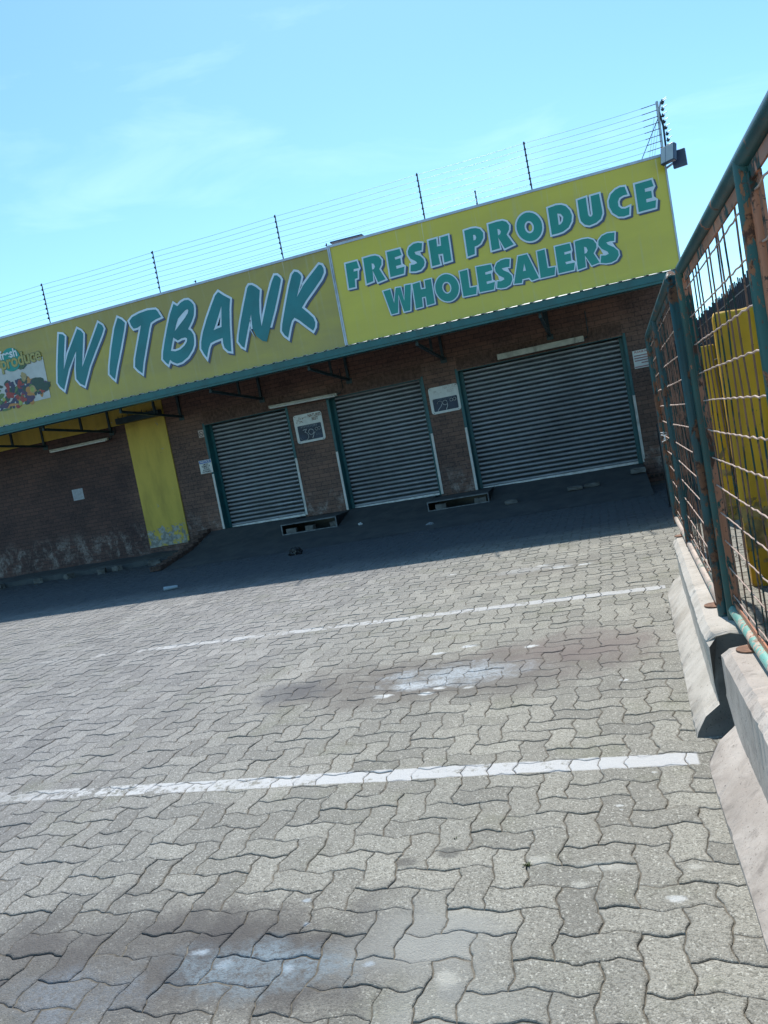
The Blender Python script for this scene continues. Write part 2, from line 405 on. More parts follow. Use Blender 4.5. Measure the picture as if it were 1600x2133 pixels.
    c = put(c, line(6.165, .000, .060, -6.2, .26, .45, 2.2), (.52, .52, .52), .75)
    # dirt toward the loading ramp, plus painted shade from the shadow edge on
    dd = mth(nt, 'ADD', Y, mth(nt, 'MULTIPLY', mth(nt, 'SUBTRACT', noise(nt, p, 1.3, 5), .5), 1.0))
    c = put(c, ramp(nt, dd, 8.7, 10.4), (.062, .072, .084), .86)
    nt.links.new(c, b.inputs['Base Color'])
    b.inputs['Roughness'].default_value = .88
    b.inputs['Specular IOR Level'].default_value = .35
    h = mth(nt, 'ADD', mth(nt, 'MULTIPLY', fine, .7), mth(nt, 'ADD', mth(nt, 'MULTIPLY', v.outputs['Distance'], -.6), mth(nt, 'MULTIPLY', noise(nt, p, 60, 5, .7), 1.4)))
    bump(nt, b, h, .75, .0045)
    return m
M['paver'] = paver_mat()
M['joint'] = simple('joint_sand', (.13, .115, .09), .95, 0, .3, 30, .6)
M['ground'] = simple('bare_ground', (.22, .20, .17), .95, 0, .3, 1.5, .4)

# ------------------------------------------------------------------ mesh helpers
class MB:
    def __init__(s): s.v = []; s.f = []; s.sm = []
    def add(s, vs, fs, smooth=False):
        o = len(s.v); s.v += [tuple(p) for p in vs]
        for f in fs: s.f.append(tuple(i + o for i in f)); s.sm.append(smooth)
    def box(s, x0, x1, y0, y1, z0, z1, mat=None):
        vs = [Vector((x, y, z)) for x in (x0, x1) for y in (y0, y1) for z in (z0, z1)]
        if mat is not None: vs = [mat @ v for v in vs]
        s.add(vs, [(0, 1, 3, 2), (4, 6, 7, 5), (0, 4, 5, 1), (2, 3, 7, 6), (0, 2, 6, 4), (1, 5, 7, 3)])
    def tube(s, pts, r, n=8, cap=True):
        pts = [Vector(p) for p in pts]; rings = []
        for i, p in enumerate(pts):
            a = pts[max(i - 1, 0)]; b = pts[min(i + 1, len(pts) - 1)]
            t = (b - a).normalized()
            up = Vector((0, 0, 1)) if abs(t.z) < .95 else Vector((0, 1, 0))
            u = t.cross(up).normalized(); w = t.cross(u).normalized()
            rr = r[i] if isinstance(r, (list, tuple)) else r
            rings.append([p + (u * math.cos(2 * math.pi * k / n) + w * math.sin(2 * math.pi * k / n)) * rr for k in range(n)])
        vs = [v for q in rings for v in q]; fs = []
        for i in range(len(pts) - 1):
            for k in range(n):
                a = i * n + k; b = i * n + (k + 1) % n
                fs.append((a, b, b + n, a + n))
        s.add(vs, fs, True)
        if cap:
            s.add(rings[0], [tuple(range(n))[::-1]]); s.add(rings[-1], [tuple(range(n))])
    def bar(s, a, b, w, h):
        """rectangular bar from a to b"""
        a = Vector(a); b = Vector(b); t = (b - a).normalized()
        up = Vector((0, 0, 1)) if abs(t.z) < .9 else Vector((0, 1, 0))
        u = t.cross(up).normalized() * w / 2; v = t.cross(u).normalized() * h / 2
        vs = [q + i * u + j * v for q in (a, b) for i in (-1, 1) for j in (-1, 1)]
        s.add(vs, [(0, 1, 3, 2), (4, 6, 7, 5), (0, 4, 5, 1), (2, 3, 7, 6), (0, 2, 6, 4), (1, 5, 7, 3)])
    def build(s, name, mat, parent=None, bevel=0, loc=None):
        me = bpy.data.meshes.new(name)
        off = Vector(loc) if loc else None
        if parent is not None:
            off = WLOC.get(parent.name, Vector((0, 0, 0)))
        if off is None: off = Vector((0, 0, 0))
        me.from_pydata([tuple(Vector(p) - off) for p in s.v], [], s.f)
        me.polygons.foreach_set('use_smooth', s.sm)
        me.update()
        bm = bmesh.new(); bm.from_mesh(me); bmesh.ops.recalc_face_normals(bm, faces=bm.faces)
        if bevel:
            es = [e for e in bm.edges if len(e.link_faces) == 2 and e.calc_face_angle(0) > .6]
            bmesh.ops.bevel(bm, geom=es, offset=bevel, segments=2, affect='EDGES', profile=.5)
        bm.to_mesh(me); bm.free()
        me.materials.append(mat)
        o = bpy.data.objects.new(name, me); scene.collection.objects.link(o)
        if parent is not None: o.parent = parent; WLOC[o.name] = off
        elif loc: o.location = loc; WLOC[o.name] = Vector(loc)
        else: WLOC[o.name] = Vector((0, 0, 0))
        return o
WLOC = {}
def thing(name, label, cat, loc=(0, 0, 0), group=None):
    o = bpy.data.objects.new(name, None); scene.collection.objects.link(o)
    o.empty_display_size = .2; o.location = loc; WLOC[o.name] = Vector(loc)
    return tag(o, label, cat, group)
def tag(o, label, cat, group=None):
    o['label'] = label; o['category'] = cat
    if group: o['group'] = group
    return o
def struct(o):
    o['kind'] = 'structure'; return o

def poly_mesh(name, polys, y, mat, parent, off=0.0, thick=.0006, dx=0, dz=0):
    """flat vinyl shape in a vertical plane, outline polygons grown by off"""
    cu = bpy.data.curves.new('tmp', 'CURVE'); cu.dimensions = '2D'; cu.fill_mode = 'BOTH'; cu.extrude = thick
    def area(p): return sum(p[i][0] * p[(i + 1) % len(p)][1] - p[(i + 1) % len(p)][0] * p[i][1] for i in range(len(p))) / 2
    for k, p in enumerate(polys):
        p = [Vector(q) for q in p]
        ccw = area(p) > 0
        want = (k == 0)
        if ccw != want: p = p[::-1]
        if off and k == 0:      # notches too narrow for the outline are filled by it
            ch_ = True
            while ch_:
                ch_ = False; n = len(p)
                for i in range(n):
                    a, b_, c_, e_ = p[i - 1], p[i], p[(i + 1) % n], p[(i + 2) % n]
                    cr1 = (b_ - a).cross(c_ - b_); cr2 = (c_ - b_).cross(e_ - c_)
                    if cr1 < 0 and cr2 < 0 and (c_ - b_).length < 2.3 * off and (b_ - a).normalized().dot((e_ - c_).normalized()) < -.6:
                        dd = {i, (i + 1) % n}; p = [v for j, v in enumerate(p) if j not in dd]; ch_ = True; break
        if off:
            q = []; n = len(p)
            for i in range(n):
                a, b_, c_ = p[i - 1], p[i], p[(i + 1) % n]
                d1 = (b_ - a).normalized(); d2 = (c_ - b_).normalized()
                n1 = Vector((d1.y, -d1.x)); n2 = Vector((d2.y, -d2.x))
                h = (n1 + n2); L = h.length
                h = h / L if L > 1e-4 else n1
                q.append(b_ + h * off / max(.42, h.dot(n1)))
            if k > 0 and (area(q) > 0) != want: continue
            if k > 0 and abs(area(q)) < .12 * abs(area(p)): continue
            p = q
        sp = cu.splines.new('POLY'); sp.points.add(len(p) - 1); sp.use_cyclic_u = True
        for i, v in enumerate(p): sp.points[i].co = (v.x + dx, v.y + dz, 0, 1)
    return curve_to_mesh(cu, name, y, mat, parent)
def curve_to_mesh(cu, name, y, mat, parent):
    o = bpy.data.objects.new('tmp', cu); scene.collection.objects.link(o)
    dg = bpy.context.evaluated_depsgraph_get()
    me = bpy.data.meshes.new_from_object(o.evaluated_get(dg))
    bpy.data.objects.remove(o); bpy.data.curves.remove(cu)
    off = WLOC.get(parent.name, Vector((0, 0, 0)))
    for v in me.vertices:
        x, z, t = v.co
        v.co = Vector((x, y - t, z)) - off
    me.name = name; me.materials.clear(); me.materials.append(mat)
    ob = bpy.data.objects.new(name, me); scene.collection.objects.link(ob); ob.parent = parent; WLOC[ob.name] = off
    return ob
def text(name, body, size, x, z, y, mat, parent, align='CENTER', off=0.0, xs=1.0, rot=0.0, space=1.0, shear=0.0):
    cu = bpy.data.curves.new('t', 'FONT'); cu.body = body; cu.size = size; cu.align_x = align; cu.align_y = 'CENTER'
    cu.offset = off; cu.extrude = .0004; cu.space_character = space; cu.shear = shear; cu.space_line = .85
    o = bpy.data.objects.new('tmp', cu); scene.collection.objects.link(o)
    dg = bpy.context.evaluated_depsgraph_get()
    me = bpy.data.meshes.new_from_object(o.evaluated_get(dg))
    bpy.data.objects.remove(o); bpy.data.curves.remove(cu)
    po = WLOC.get(parent.name, Vector((0, 0, 0)))
    c_, s_ = math.cos(rot), math.sin(rot)
    for v in me.vertices:
        a, b_, t = v.co; a *= xs
        v.co = Vector((x + a * c_ - b_ * s_, y - t, z + a * s_ + b_ * c_)) - po
    me.name = name; me.materials.clear(); me.materials.append(mat)
    ob = bpy.data.objects.new(name, me); scene.collection.objects.link(ob); ob.parent = parent; WLOC[ob.name] = po
    return ob
def rrect(x0, x1, z0, z1, r, n=5):
    p = []
    for cx, cz, a0 in ((x1 - r, z1 - r, 0), (x0 + r, z1 - r, 90), (x0 + r, z0 + r, 180), (x1 - r, z0 + r, 270)):
        for i in range(n + 1):
            a = R(a0 + 90 * i / n); p.append((cx + r * math.cos(a), cz + r * math.sin(a)))
    return p
def stroke(mb, pts, w, y, th=.0006):
    """hand drawn line as a flat ribbon in a vertical plane"""
    for a, b_ in zip(pts, pts[1:]):
        a = Vector(a); b_ = Vector(b_); d = (b_ - a)
        if d.length < 1e-5: continue
        n = Vector((-d.y, d.x)).normalized() * w / 2; e = d.normalized() * w * .3
        vs = [a - e - n, a - e + n, b_ + e + n, b_ + e - n]
        mb.add([(v.x, y - th, v.y) for v in vs], [(0, 1, 2, 3)])

# letter outlines in the plane of the sign (x, z), row 0 = large word, 1 and 2 = the two smaller lines
LETTERS=[
(0,[[(-9.326,4.709),(-9.25,4.685),(-9.211,4.636),(-9.275,4.434),(-9.316,4.308),(-9.383,4.051),(-9.225,4.315),(-8.913,4.711),(-8.845,4.662),(-8.808,4.6),(-8.858,4.424),(-8.921,4.223),(-8.979,4.013),(-8.749,4.32),(-8.45,4.719),(-8.379,4.657),(-8.36,4.593),(-8.418,4.5),(-8.626,4.24),(-8.814,3.999),(-9.011,3.668),(-9.093,3.726),(-9.156,3.827),(-9.125,4.01),(-9.035,4.328),(-9.271,4.041),(-9.469,3.687),(-9.54,3.763),(-9.576,3.845),(-9.503,4.144),(-9.406,4.463)]]),
(0,[[(-8.029,4.716),(-7.956,4.666),(-7.901,4.595),(-7.949,4.475),(-8.092,4.177),(-8.244,3.878),(-8.347,3.653),(-8.39,3.702),(-8.435,3.772),(-8.4,3.911),(-8.285,4.219),(-8.141,4.544)]]),
(0,[[(-7.805,4.606),(-7.727,4.66),(-7.582,4.692),(-7.397,4.707),(-7.237,4.683),(-7.207,4.651),(-7.157,4.53),(-7.278,4.512),(-7.384,4.478),(-7.436,4.386),(-7.582,4.066),(-7.693,3.827),(-7.76,3.644),(-7.822,3.703),(-7.882,3.788),(-7.845,3.926),(-7.763,4.105),(-7.639,4.366),(-7.588,4.479),(-7.671,4.452),(-7.747,4.453),(-7.785,4.516)]]),
(0,[[(-6.86,4.696),(-6.797,4.638),(-6.712,4.688),(-6.635,4.707),(-6.564,4.697),(-6.514,4.652),(-6.48,4.591),(-6.484,4.518),(-6.516,4.409),(-6.579,4.317),(-6.678,4.206),(-6.627,4.163),(-6.596,4.086),(-6.604,3.992),(-6.625,3.911),(-6.681,3.827),(-6.788,3.732),(-6.926,3.67),(-7.026,3.664),(-7.103,3.707),(-7.152,3.761),(-7.205,3.686),(-7.246,3.732),(-7.29,3.802),(-7.258,3.92),(-7.187,4.088),(-7.086,4.303),(-6.97,4.534)],[(-6.612,4.542),(-6.598,4.523),(-6.622,4.475),(-6.707,4.399),(-6.854,4.294),(-6.943,4.228),(-6.896,4.324),(-6.829,4.427),(-6.734,4.491),(-6.656,4.536)],[(-6.998,4.127),(-6.922,4.057),(-6.843,4.077),(-6.769,4.077),(-6.732,4.052),(-6.751,3.998),(-6.813,3.941),(-6.911,3.893),(-7.012,3.882),(-7.099,3.909),(-7.057,4.006)]]),
(0,[[(-5.965,4.696),(-5.877,4.613),(-5.767,4.527),(-5.816,4.363),(-5.87,4.093),(-5.909,3.839),(-5.938,3.648),(-5.995,3.668),(-6.051,3.738),(-6.062,3.82),(-6.051,3.91),(-6.194,3.896),(-6.301,3.872),(-6.354,3.799),(-6.425,3.645),(-6.463,3.716),(-6.5,3.82),(-6.474,3.931),(-6.411,4.077),(-6.283,4.292),(-6.14,4.501),(-6.036,4.645)],[(-5.955,4.453),(-6.031,4.098),(-6.12,4.091),(-6.195,4.076),(-6.133,4.163),(-6.04,4.31)]]),
(0,[[(-5.371,4.669),(-5.316,4.659),(-5.251,4.609),(-5.191,4.539),(-5.239,4.374),(-5.276,4.178),(-5.286,3.941),(-5.209,4.106),(-5.072,4.392),(-4.948,4.621),(-4.877,4.716),(-4.83,4.707),(-4.79,4.662),(-4.774,4.619),(-4.847,4.451),(-4.983,4.167),(-5.129,3.895),(-5.242,3.666),(-5.323,3.698),(-5.416,3.799),(-5.46,3.946),(-5.449,4.081),(-5.435,4.186),(-5.547,3.954),(-5.68,3.656),(-5.722,3.688),(-5.771,3.785),(-5.743,3.883),(-5.655,4.105),(-5.529,4.385),(-5.411,4.631)]]),
(0,[[(-4.507,4.691),(-4.456,4.67),(-4.413,4.615),(-4.406,4.574),(-4.468,4.439),(-4.553,4.269),(-4.41,4.425),(-4.264,4.545),(-4.058,4.699),(-4.014,4.677),(-3.991,4.616),(-3.998,4.552),(-4.064,4.464),(-4.255,4.299),(-4.401,4.178),(-4.497,4.08),(-4.407,3.973),(-4.331,3.872),(-4.312,3.789),(-4.333,3.716),(-4.377,3.664),(-4.455,3.743),(-4.585,3.885),(-4.664,3.948),(-4.722,3.905),(-4.772,3.814),(-4.845,3.647),(-4.896,3.7),(-4.934,3.783),(-4.905,3.89),(-4.803,4.137),(-4.657,4.473),(-4.564,4.651)]]),
(1,[[(-3.602,4.596),(-3.406,4.596),(-3.387,4.475),(-3.479,4.482),(-3.489,4.442),(-3.418,4.443),(-3.44,4.325),(-3.491,4.322),(-3.507,4.192),(-3.619,4.196)]]),
(1,[[(-3.288,4.608),(-3.157,4.612),(-3.08,4.605),(-3.021,4.572),(-2.988,4.509),(-3.002,4.439),(-3.052,4.378),(-2.978,4.194),(-3.111,4.177),(-3.166,4.384),(-3.187,4.212),(-3.304,4.199)],[(-3.162,4.497),(-3.13,4.483),(-3.115,4.436),(-3.14,4.399),(-3.173,4.397)]]),
(1,[[(-2.878,4.609),(-2.66,4.606),(-2.644,4.504),(-2.764,4.496),(-2.761,4.458),(-2.672,4.461),(-2.678,4.359),(-2.768,4.357),(-2.766,4.311),(-2.633,4.314),(-2.662,4.209),(-2.891,4.206)]]),
(1,[[(-2.28,4.603),(-2.307,4.496),(-2.369,4.499),(-2.427,4.496),(-2.415,4.457),(-2.347,4.416),(-2.302,4.356),(-2.293,4.3),(-2.316,4.245),(-2.375,4.2),(-2.464,4.195),(-2.547,4.215),(-2.524,4.315),(-2.469,4.307),(-2.413,4.318),(-2.435,4.353),(-2.512,4.414),(-2.537,4.481),(-2.533,4.535),(-2.497,4.592),(-2.421,4.627),(-2.345,4.625)]]),
(1,[[(-2.172,4.611),(-2.041,4.614),(-2.051,4.491),(-1.984,4.486),(-1.973,4.614),(-1.849,4.618),(-1.862,4.223),(-1.981,4.217),(-1.976,4.359),(-2.056,4.367),(-2.05,4.21),(-2.183,4.207)]]),
(1,[[(-1.584,4.619),(-1.474,4.626),(-1.403,4.616),(-1.336,4.584),(-1.298,4.516),(-1.309,4.437),(-1.363,4.368),(-1.415,4.346),(-1.464,4.341),(-1.482,4.228),(-1.596,4.217)],[(-1.458,4.522),(-1.427,4.514),(-1.414,4.475),(-1.432,4.439),(-1.465,4.438)]]),
(1,[[(-1.198,4.619),(-1.066,4.625),(-0.973,4.618),(-0.919,4.587),(-0.885,4.525),(-0.897,4.459),(-0.947,4.396),(-0.864,4.224),(-1.009,4.195),(-1.082,4.385),(-1.081,4.217),(-1.21,4.215)],[(-1.072,4.514),(-1.041,4.502),(-1.024,4.463),(-1.042,4.427),(-1.077,4.418)]]),
(1,[[(-0.395,4.411),(-0.398,4.363),(-0.41,4.318),(-0.432,4.277),(-0.461,4.244),(-0.496,4.22),(-0.537,4.206),(-0.579,4.203),(-0.622,4.21),(-0.664,4.229),(-0.701,4.257),(-0.733,4.293),(-0.758,4.337),(-0.773,4.384),(-0.78,4.433),(-0.777,4.482),(-0.764,4.528),(-0.742,4.568),(-0.712,4.601),(-0.676,4.625),(-0.636,4.639),(-0.594,4.642),(-0.551,4.633),(-0.51,4.615),(-0.472,4.587),(-0.441,4.55),(-0.417,4.507),(-0.401,4.46)],[(-0.52,4.415),(-0.521,4.394),(-0.525,4.375),(-0.533,4.357),(-0.543,4.343),(-0.556,4.333),(-0.571,4.327),(-0.586,4.325),(-0.602,4.328),(-0.617,4.336),(-0.631,4.348),(-0.642,4.363),(-0.651,4.382),(-0.657,4.402),(-0.659,4.422),(-0.658,4.443),(-0.654,4.463),(-0.646,4.48),(-0.635,4.494),(-0.622,4.504),(-0.608,4.51),(-0.592,4.512),(-0.577,4.508),(-0.562,4.501),(-0.548,4.489),(-0.537,4.473),(-0.528,4.455),(-0.522,4.435)]]),
(1,[[(-0.27,4.622),(-0.148,4.635),(-0.071,4.622),(-0.009,4.586),(0.041,4.511),(0.061,4.426),(0.041,4.341),(-0.016,4.265),(-0.102,4.225),(-0.183,4.217),(-0.276,4.218)],[(-0.146,4.509),(-0.098,4.493),(-0.067,4.437),(-0.082,4.379),(-0.117,4.342),(-0.152,4.337)]]),
(1,[[(0.176,4.622),(0.3,4.633),(0.295,4.372),(0.314,4.338),(0.343,4.34),(0.36,4.365),(0.371,4.631),(0.495,4.634),(0.503,4.396),(0.499,4.338),(0.463,4.269),(0.389,4.229),(0.289,4.215),(0.225,4.242),(0.177,4.309),(0.17,4.386)]]),
(1,[[(0.867,4.638),(0.891,4.517),(0.83,4.519),(0.769,4.497),(0.741,4.45),(0.741,4.382),(0.773,4.339),(0.828,4.324),(0.892,4.337),(0.87,4.225),(0.792,4.217),(0.719,4.236),(0.644,4.31),(0.611,4.407),(0.615,4.494),(0.658,4.58),(0.732,4.629),(0.802,4.647)]]),
(1,[[(1.013,4.63),(1.248,4.634),(1.264,4.537),(1.139,4.532),(1.137,4.487),(1.224,4.48),(1.222,4.381),(1.136,4.381),(1.134,4.333),(1.27,4.332),(1.247,4.228),(1.007,4.226)]]),
(2,[[(-3.054,4.011),(-2.933,4.017),(-2.909,3.784),(-2.839,4.015),(-2.758,4.009),(-2.736,3.778),(-2.68,4.022),(-2.581,4.015),(-2.664,3.613),(-2.768,3.614),(-2.813,3.906),(-2.872,3.62),(-2.985,3.62)]]),
(2,[[(-2.554,4.008),(-2.431,4.017),(-2.432,3.897),(-2.353,3.892),(-2.346,4.019),(-2.24,4.02),(-2.249,3.63),(-2.377,3.626),(-2.372,3.768),(-2.438,3.77),(-2.449,3.622),(-2.566,3.618)]]),
(2,[[(-1.819,3.814),(-1.823,3.766),(-1.836,3.721),(-1.857,3.681),(-1.886,3.648),(-1.921,3.624),(-1.961,3.609),(-2.003,3.605),(-2.045,3.612),(-2.086,3.63),(-2.122,3.657),(-2.153,3.693),(-2.177,3.735),(-2.192,3.781),(-2.198,3.83),(-2.195,3.878),(-2.182,3.923),(-2.16,3.963),(-2.131,3.996),(-2.095,4.02),(-2.055,4.034),(-2.013,4.038),(-1.971,4.031),(-1.931,4.013),(-1.895,3.986),(-1.864,3.95),(-1.84,3.908),(-1.825,3.862)],[(-1.939,3.821),(-1.94,3.8),(-1.945,3.781),(-1.953,3.763),(-1.964,3.749),(-1.978,3.738),(-1.993,3.732),(-2.009,3.73),(-2.026,3.733),(-2.041,3.74),(-2.056,3.752),(-2.068,3.768),(-2.077,3.786),(-2.083,3.806),(-2.085,3.827),(-2.084,3.848),(-2.079,3.868),(-2.07,3.885),(-2.059,3.9),(-2.046,3.91),(-2.03,3.917),(-2.014,3.918),(-1.998,3.915),(-1.982,3.908),(-1.968,3.896),(-1.956,3.88),(-1.947,3.862),(-1.941,3.842)]]),
(2,[[(-1.767,4.02),(-1.643,4.023),(-1.653,3.739),(-1.539,3.731),(-1.566,3.618),(-1.774,3.627)]]),
(2,[[(-1.497,4.027),(-1.266,4.013),(-1.255,3.921),(-1.371,3.912),(-1.374,3.877),(-1.283,3.875),(-1.289,3.768),(-1.376,3.768),(-1.376,3.728),(-1.247,3.734),(-1.28,3.623),(-1.509,3.631)]]),
(2,[[(-0.962,4.021),(-0.987,3.905),(-1.039,3.911),(-1.108,3.912),(-1.086,3.875),(-1.013,3.823),(-0.974,3.766),(-0.975,3.705),(-1.018,3.634),(-1.091,3.608),(-1.173,3.614),(-1.228,3.636),(-1.205,3.733),(-1.155,3.721),(-1.097,3.735),(-1.099,3.762),(-1.166,3.813),(-1.209,3.885),(-1.212,3.947),(-1.166,4.011),(-1.1,4.035),(-1.03,4.038)]]),
(2,[[(-0.829,4.029),(-0.691,4.028),(-0.572,3.628),(-0.683,3.618),(-0.718,3.67),(-0.823,3.671),(-0.84,3.618),(-0.959,3.633)],[(-0.756,3.902),(-0.748,3.788),(-0.793,3.79)]]),
(2,[[(-0.536,4.029),(-0.418,4.033),(-0.418,3.745),(-0.304,3.737),(-0.333,3.62),(-0.546,3.622)]]),
(2,[[(-0.261,4.033),(-0.038,4.03),(-0.029,3.922),(-0.138,3.916),(-0.138,3.883),(-0.049,3.883),(-0.054,3.771),(-0.146,3.771),(-0.138,3.736),(-0.008,3.731),(-0.038,3.625),(-0.269,3.628)]]),
(2,[[(0.039,4.036),(0.147,4.044),(0.237,4.035),(0.308,3.994),(0.342,3.926),(0.337,3.869),(0.283,3.797),(0.348,3.642),(0.229,3.626),(0.153,3.796),(0.141,3.624),(0.019,3.611)],[(0.161,3.926),(0.191,3.912),(0.206,3.862),(0.184,3.828),(0.153,3.823)]]),
(2,[[(0.626,4.024),(0.603,3.902),(0.545,3.914),(0.487,3.909),(0.506,3.872),(0.586,3.812),(0.634,3.748),(0.636,3.682),(0.588,3.622),(0.515,3.601),(0.439,3.607),(0.36,3.633),(0.385,3.738),(0.445,3.724),(0.498,3.736),(0.484,3.773),(0.41,3.831),(0.37,3.9),(0.38,3.963),(0.44,4.019),(0.52,4.038)]])]

# ------------------------------------------------------------------ ground and paving
mb = MB(); mb.add([(-300, -200, -.03), (300, -200, -.03), (300, 600, -.03), (-300, 600, -.03)], [(0, 1, 2, 3)])
struct(mb.build('ground', M['ground']))
mb = MB(); mb.add([(-16, -3, -.0052), (6, -3, -.0052), (6, 15, -.0052), (-16, 15, -.0052)], [(0, 1, 2, 3)])
struct(mb.build('joint_bed', M['joint']))

def paving():
    import numpy as np
    rnd = random.Random(3)
    U = .1130
    i0, i1, j0, j1 = int(-15.9 / U), int(3.6 / U), int(.3 / U), int(14.2 / U)
    A = .115 * U
    jit = {}; sg_ = {}; ej = {}
    def node(i, j):
        k = (i, j)
        if k not in jit: jit[k] = (rnd.uniform(-.03, .03) * U, rnd.uniform(-.03, .03) * U)
        return (i * U + jit[k][0], j * U + jit[k][1])
    T = (0, .16, .30, .44, .58, .72, .86); W = (0, .12, .55, 1.0, .95, .5, .12)
    def edge(i, j, o):        # o=0 horizontal (to i+1), o=1 vertical (to j+1)
        a = node(i, j); b = node(i + 1, j) if o == 0 else node(i, j + 1)
        s = (1 if (j if o else i) % 2 == 0 else -1) * A * rnd.uniform(.75, 1.2) if (i, j, o) not in sg_ else sg_[i, j, o]
        sg_[i, j, o] = s
        out = []
        for t, w in zip(T, W):
            x = a[0] + (b[0] - a[0]) * t; y = a[1] + (b[1] - a[1]) * t
            if o == 0: y += s * w * 1.15
            else: x += s * w
            if t > 0:
                q = (i, j, o, t)
                if q not in ej: ej[q] = (rnd.gauss(0, .011) * U, rnd.gauss(0, .011) * U)
                x += ej[q][0]; y += ej[q][1]
            out.append((x, y))
        out.append(b)
        return out
    verts = []; faces = []; tint = []; edge_ = []
    for i in range(i0, i1):
        for j in range(j0, j1):
            k = (i - j) % 4
            if k == 0: cells = (2, 1)
            elif k == 3: cells = (1, 2)
            else: continue
            x = i * U; y = j * U
            if x < -4.6 - 1.0 * y: continue
            w, h = cells
            pts = []
            for a in range(w): pts += edge(i + a, j, 0)[:-1]
            for a in range(h): pts += edge(i + w, j + a, 1)[:-1]
            for a in reversed(range(w)): pts += edge(i + a, j + h, 0)[::-1][:-1]
            for a in reversed(range(h)): pts += edge(i, j + a, 1)[::-1][:-1]
            P = np.array(pts); n = len(P)
            d1 = P - np.roll(P, 1, 0); d2 = np.roll(P, -1, 0) - P
            d1 /= np.linalg.norm(d1, axis=1)[:, None] + 1e-9; d2 /= np.linalg.norm(d2, axis=1)[:, None] + 1e-9
            nn = d1 + d2; nn = np.stack([-nn[:, 1], nn[:, 0]], 1); nn /= np.linalg.norm(nn, axis=1)[:, None] + 1e-9
            c = P.mean(0)
            dz = rnd.uniform(-.0018, .0018); tx = rnd.uniform(-.014, .014); ty = rnd.uniform(-.022, .022)
            gap = .0006 + rnd.random() ** 1.4 * .0013
            o = len(verts)
            near = y < 5.5
            rings = ((gap, -.012), (gap + .0006, -.0038), (gap + .0026, -.0014), (gap + .0085, .0)) if near else ((gap + .0002, -.012), (gap + .0035, 0))
            for g_, z in rings:
                Q = P + nn * g_
                zz = z + dz + (Q[:, 0] - c[0]) * tx + (Q[:, 1] - c[1]) * ty
                verts += [(float(q[0]), float(q[1]), float(v)) for q, v in zip(Q, zz)]
            for r in range(len(rings) - 1):
                for a in range(n):
                    b = (a + 1) % n
                    faces.append((o + r * n + a, o + r * n + b, o + (r + 1) * n + b, o + (r + 1) * n + a))
            faces.append(tuple(range(o + (len(rings) - 1) * n, o + len(rings) * n)))
            tint += [min(1, max(0, rnd.gauss(.5, .29)))] * (n * len(rings))
            for r in range(len(rings)): edge_ += [(1.0 if r < len(rings) - 2 else (.75 if r == len(rings) - 2 else 0.0))] * n
    me = bpy.data.meshes.new('paving'); me.from_pydata(verts, [], faces); me.update()
    a = me.attributes.new('tint', 'FLOAT', 'POINT'); a.data.foreach_set('value', tint)
    a = me.attributes.new('edge', 'FLOAT', 'POINT'); a.data.foreach_set('value', edge_)
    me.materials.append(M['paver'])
    o = bpy.data.objects.new('paving', me); scene.collection.objects.link(o)
    struct(o)
    print('paving verts', len(verts))
paving()

# ------------------------------------------------------------------ building
YW = 14.8
bld = thing('brick_building', 'low brown brick warehouse with three roller doors under a green edged canopy', 'building', (-6, 15, 0))
OPEN = [(-7.99, -6.10), (-5.15, -3.20), (-2.47, .60)]
XL, XR, ZO, ZT = -26.0, 1.72, 2.70, 3.86
w_ = MB()
segs = [(XL, OPEN[0][0]), (OPEN[0][1], OPEN[1][0]), (OPEN[1][1], OPEN[2][0]), (OPEN[2][1], XR)]
for a, b in segs: w_.box(a, b, YW, YW + .34, -.1, ZO)
w_.box(XL, XR, YW, YW + .34, ZO, ZT)
w_.box(XR - .3, XR, YW + .34, 30, -.1, ZT)
w_.box(XL, XL + .3, YW + .34, 30, -.1, ZT)
w_.box(XL, XR, 30, 30.3, -.1, 6.3)
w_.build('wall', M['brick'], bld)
hw = MB(); hw.box(-15, XR - .002, 18.0, 18.3, ZT - .1, 6.3); hw.box(XR - .3, XR, 18.3, 30, ZT, 6.3); hw.box(-15, -14.7, 18.3, 30, ZT, 6.3)
hw.build('upper_wall', M['brick'], bld)
rf = MB(); rf.box(XL + .01, XR - .01, YW + .35, 18.0, ZT - .12, ZT - .04); rf.box(-14.9, XR - .05, 18.05, 29.9, 6.2, 6.28)
rf.build('roof', M['roof'], bld)
# soldier course over the doors
lint = simple('lintel_brick', (.115, .066, .052), .9, 0, .3, 18, .4)
for a, b in OPEN:
    x = a; sc_ = MB()
    while x < b - .02:
        sc_.box(x + .004, x + .078, YW - .006, YW + .01, 2.735, 2.955); x += .083
    sc_.build('brick_lintel', lint, bld)
# yellow painted plaster
pm = MB()
pm.box(-9.87, -8.88, YW - .035, YW - .002, .30, 3.075)
pm.build('yellow_pilaster', M['yellow_wall'], bld)
pm = MB(); pm.box(-18, -8.88, YW - .03, YW - .003, 3.08, 3.60)
pm.build('yellow_band', M['yellow_wall'], bld)
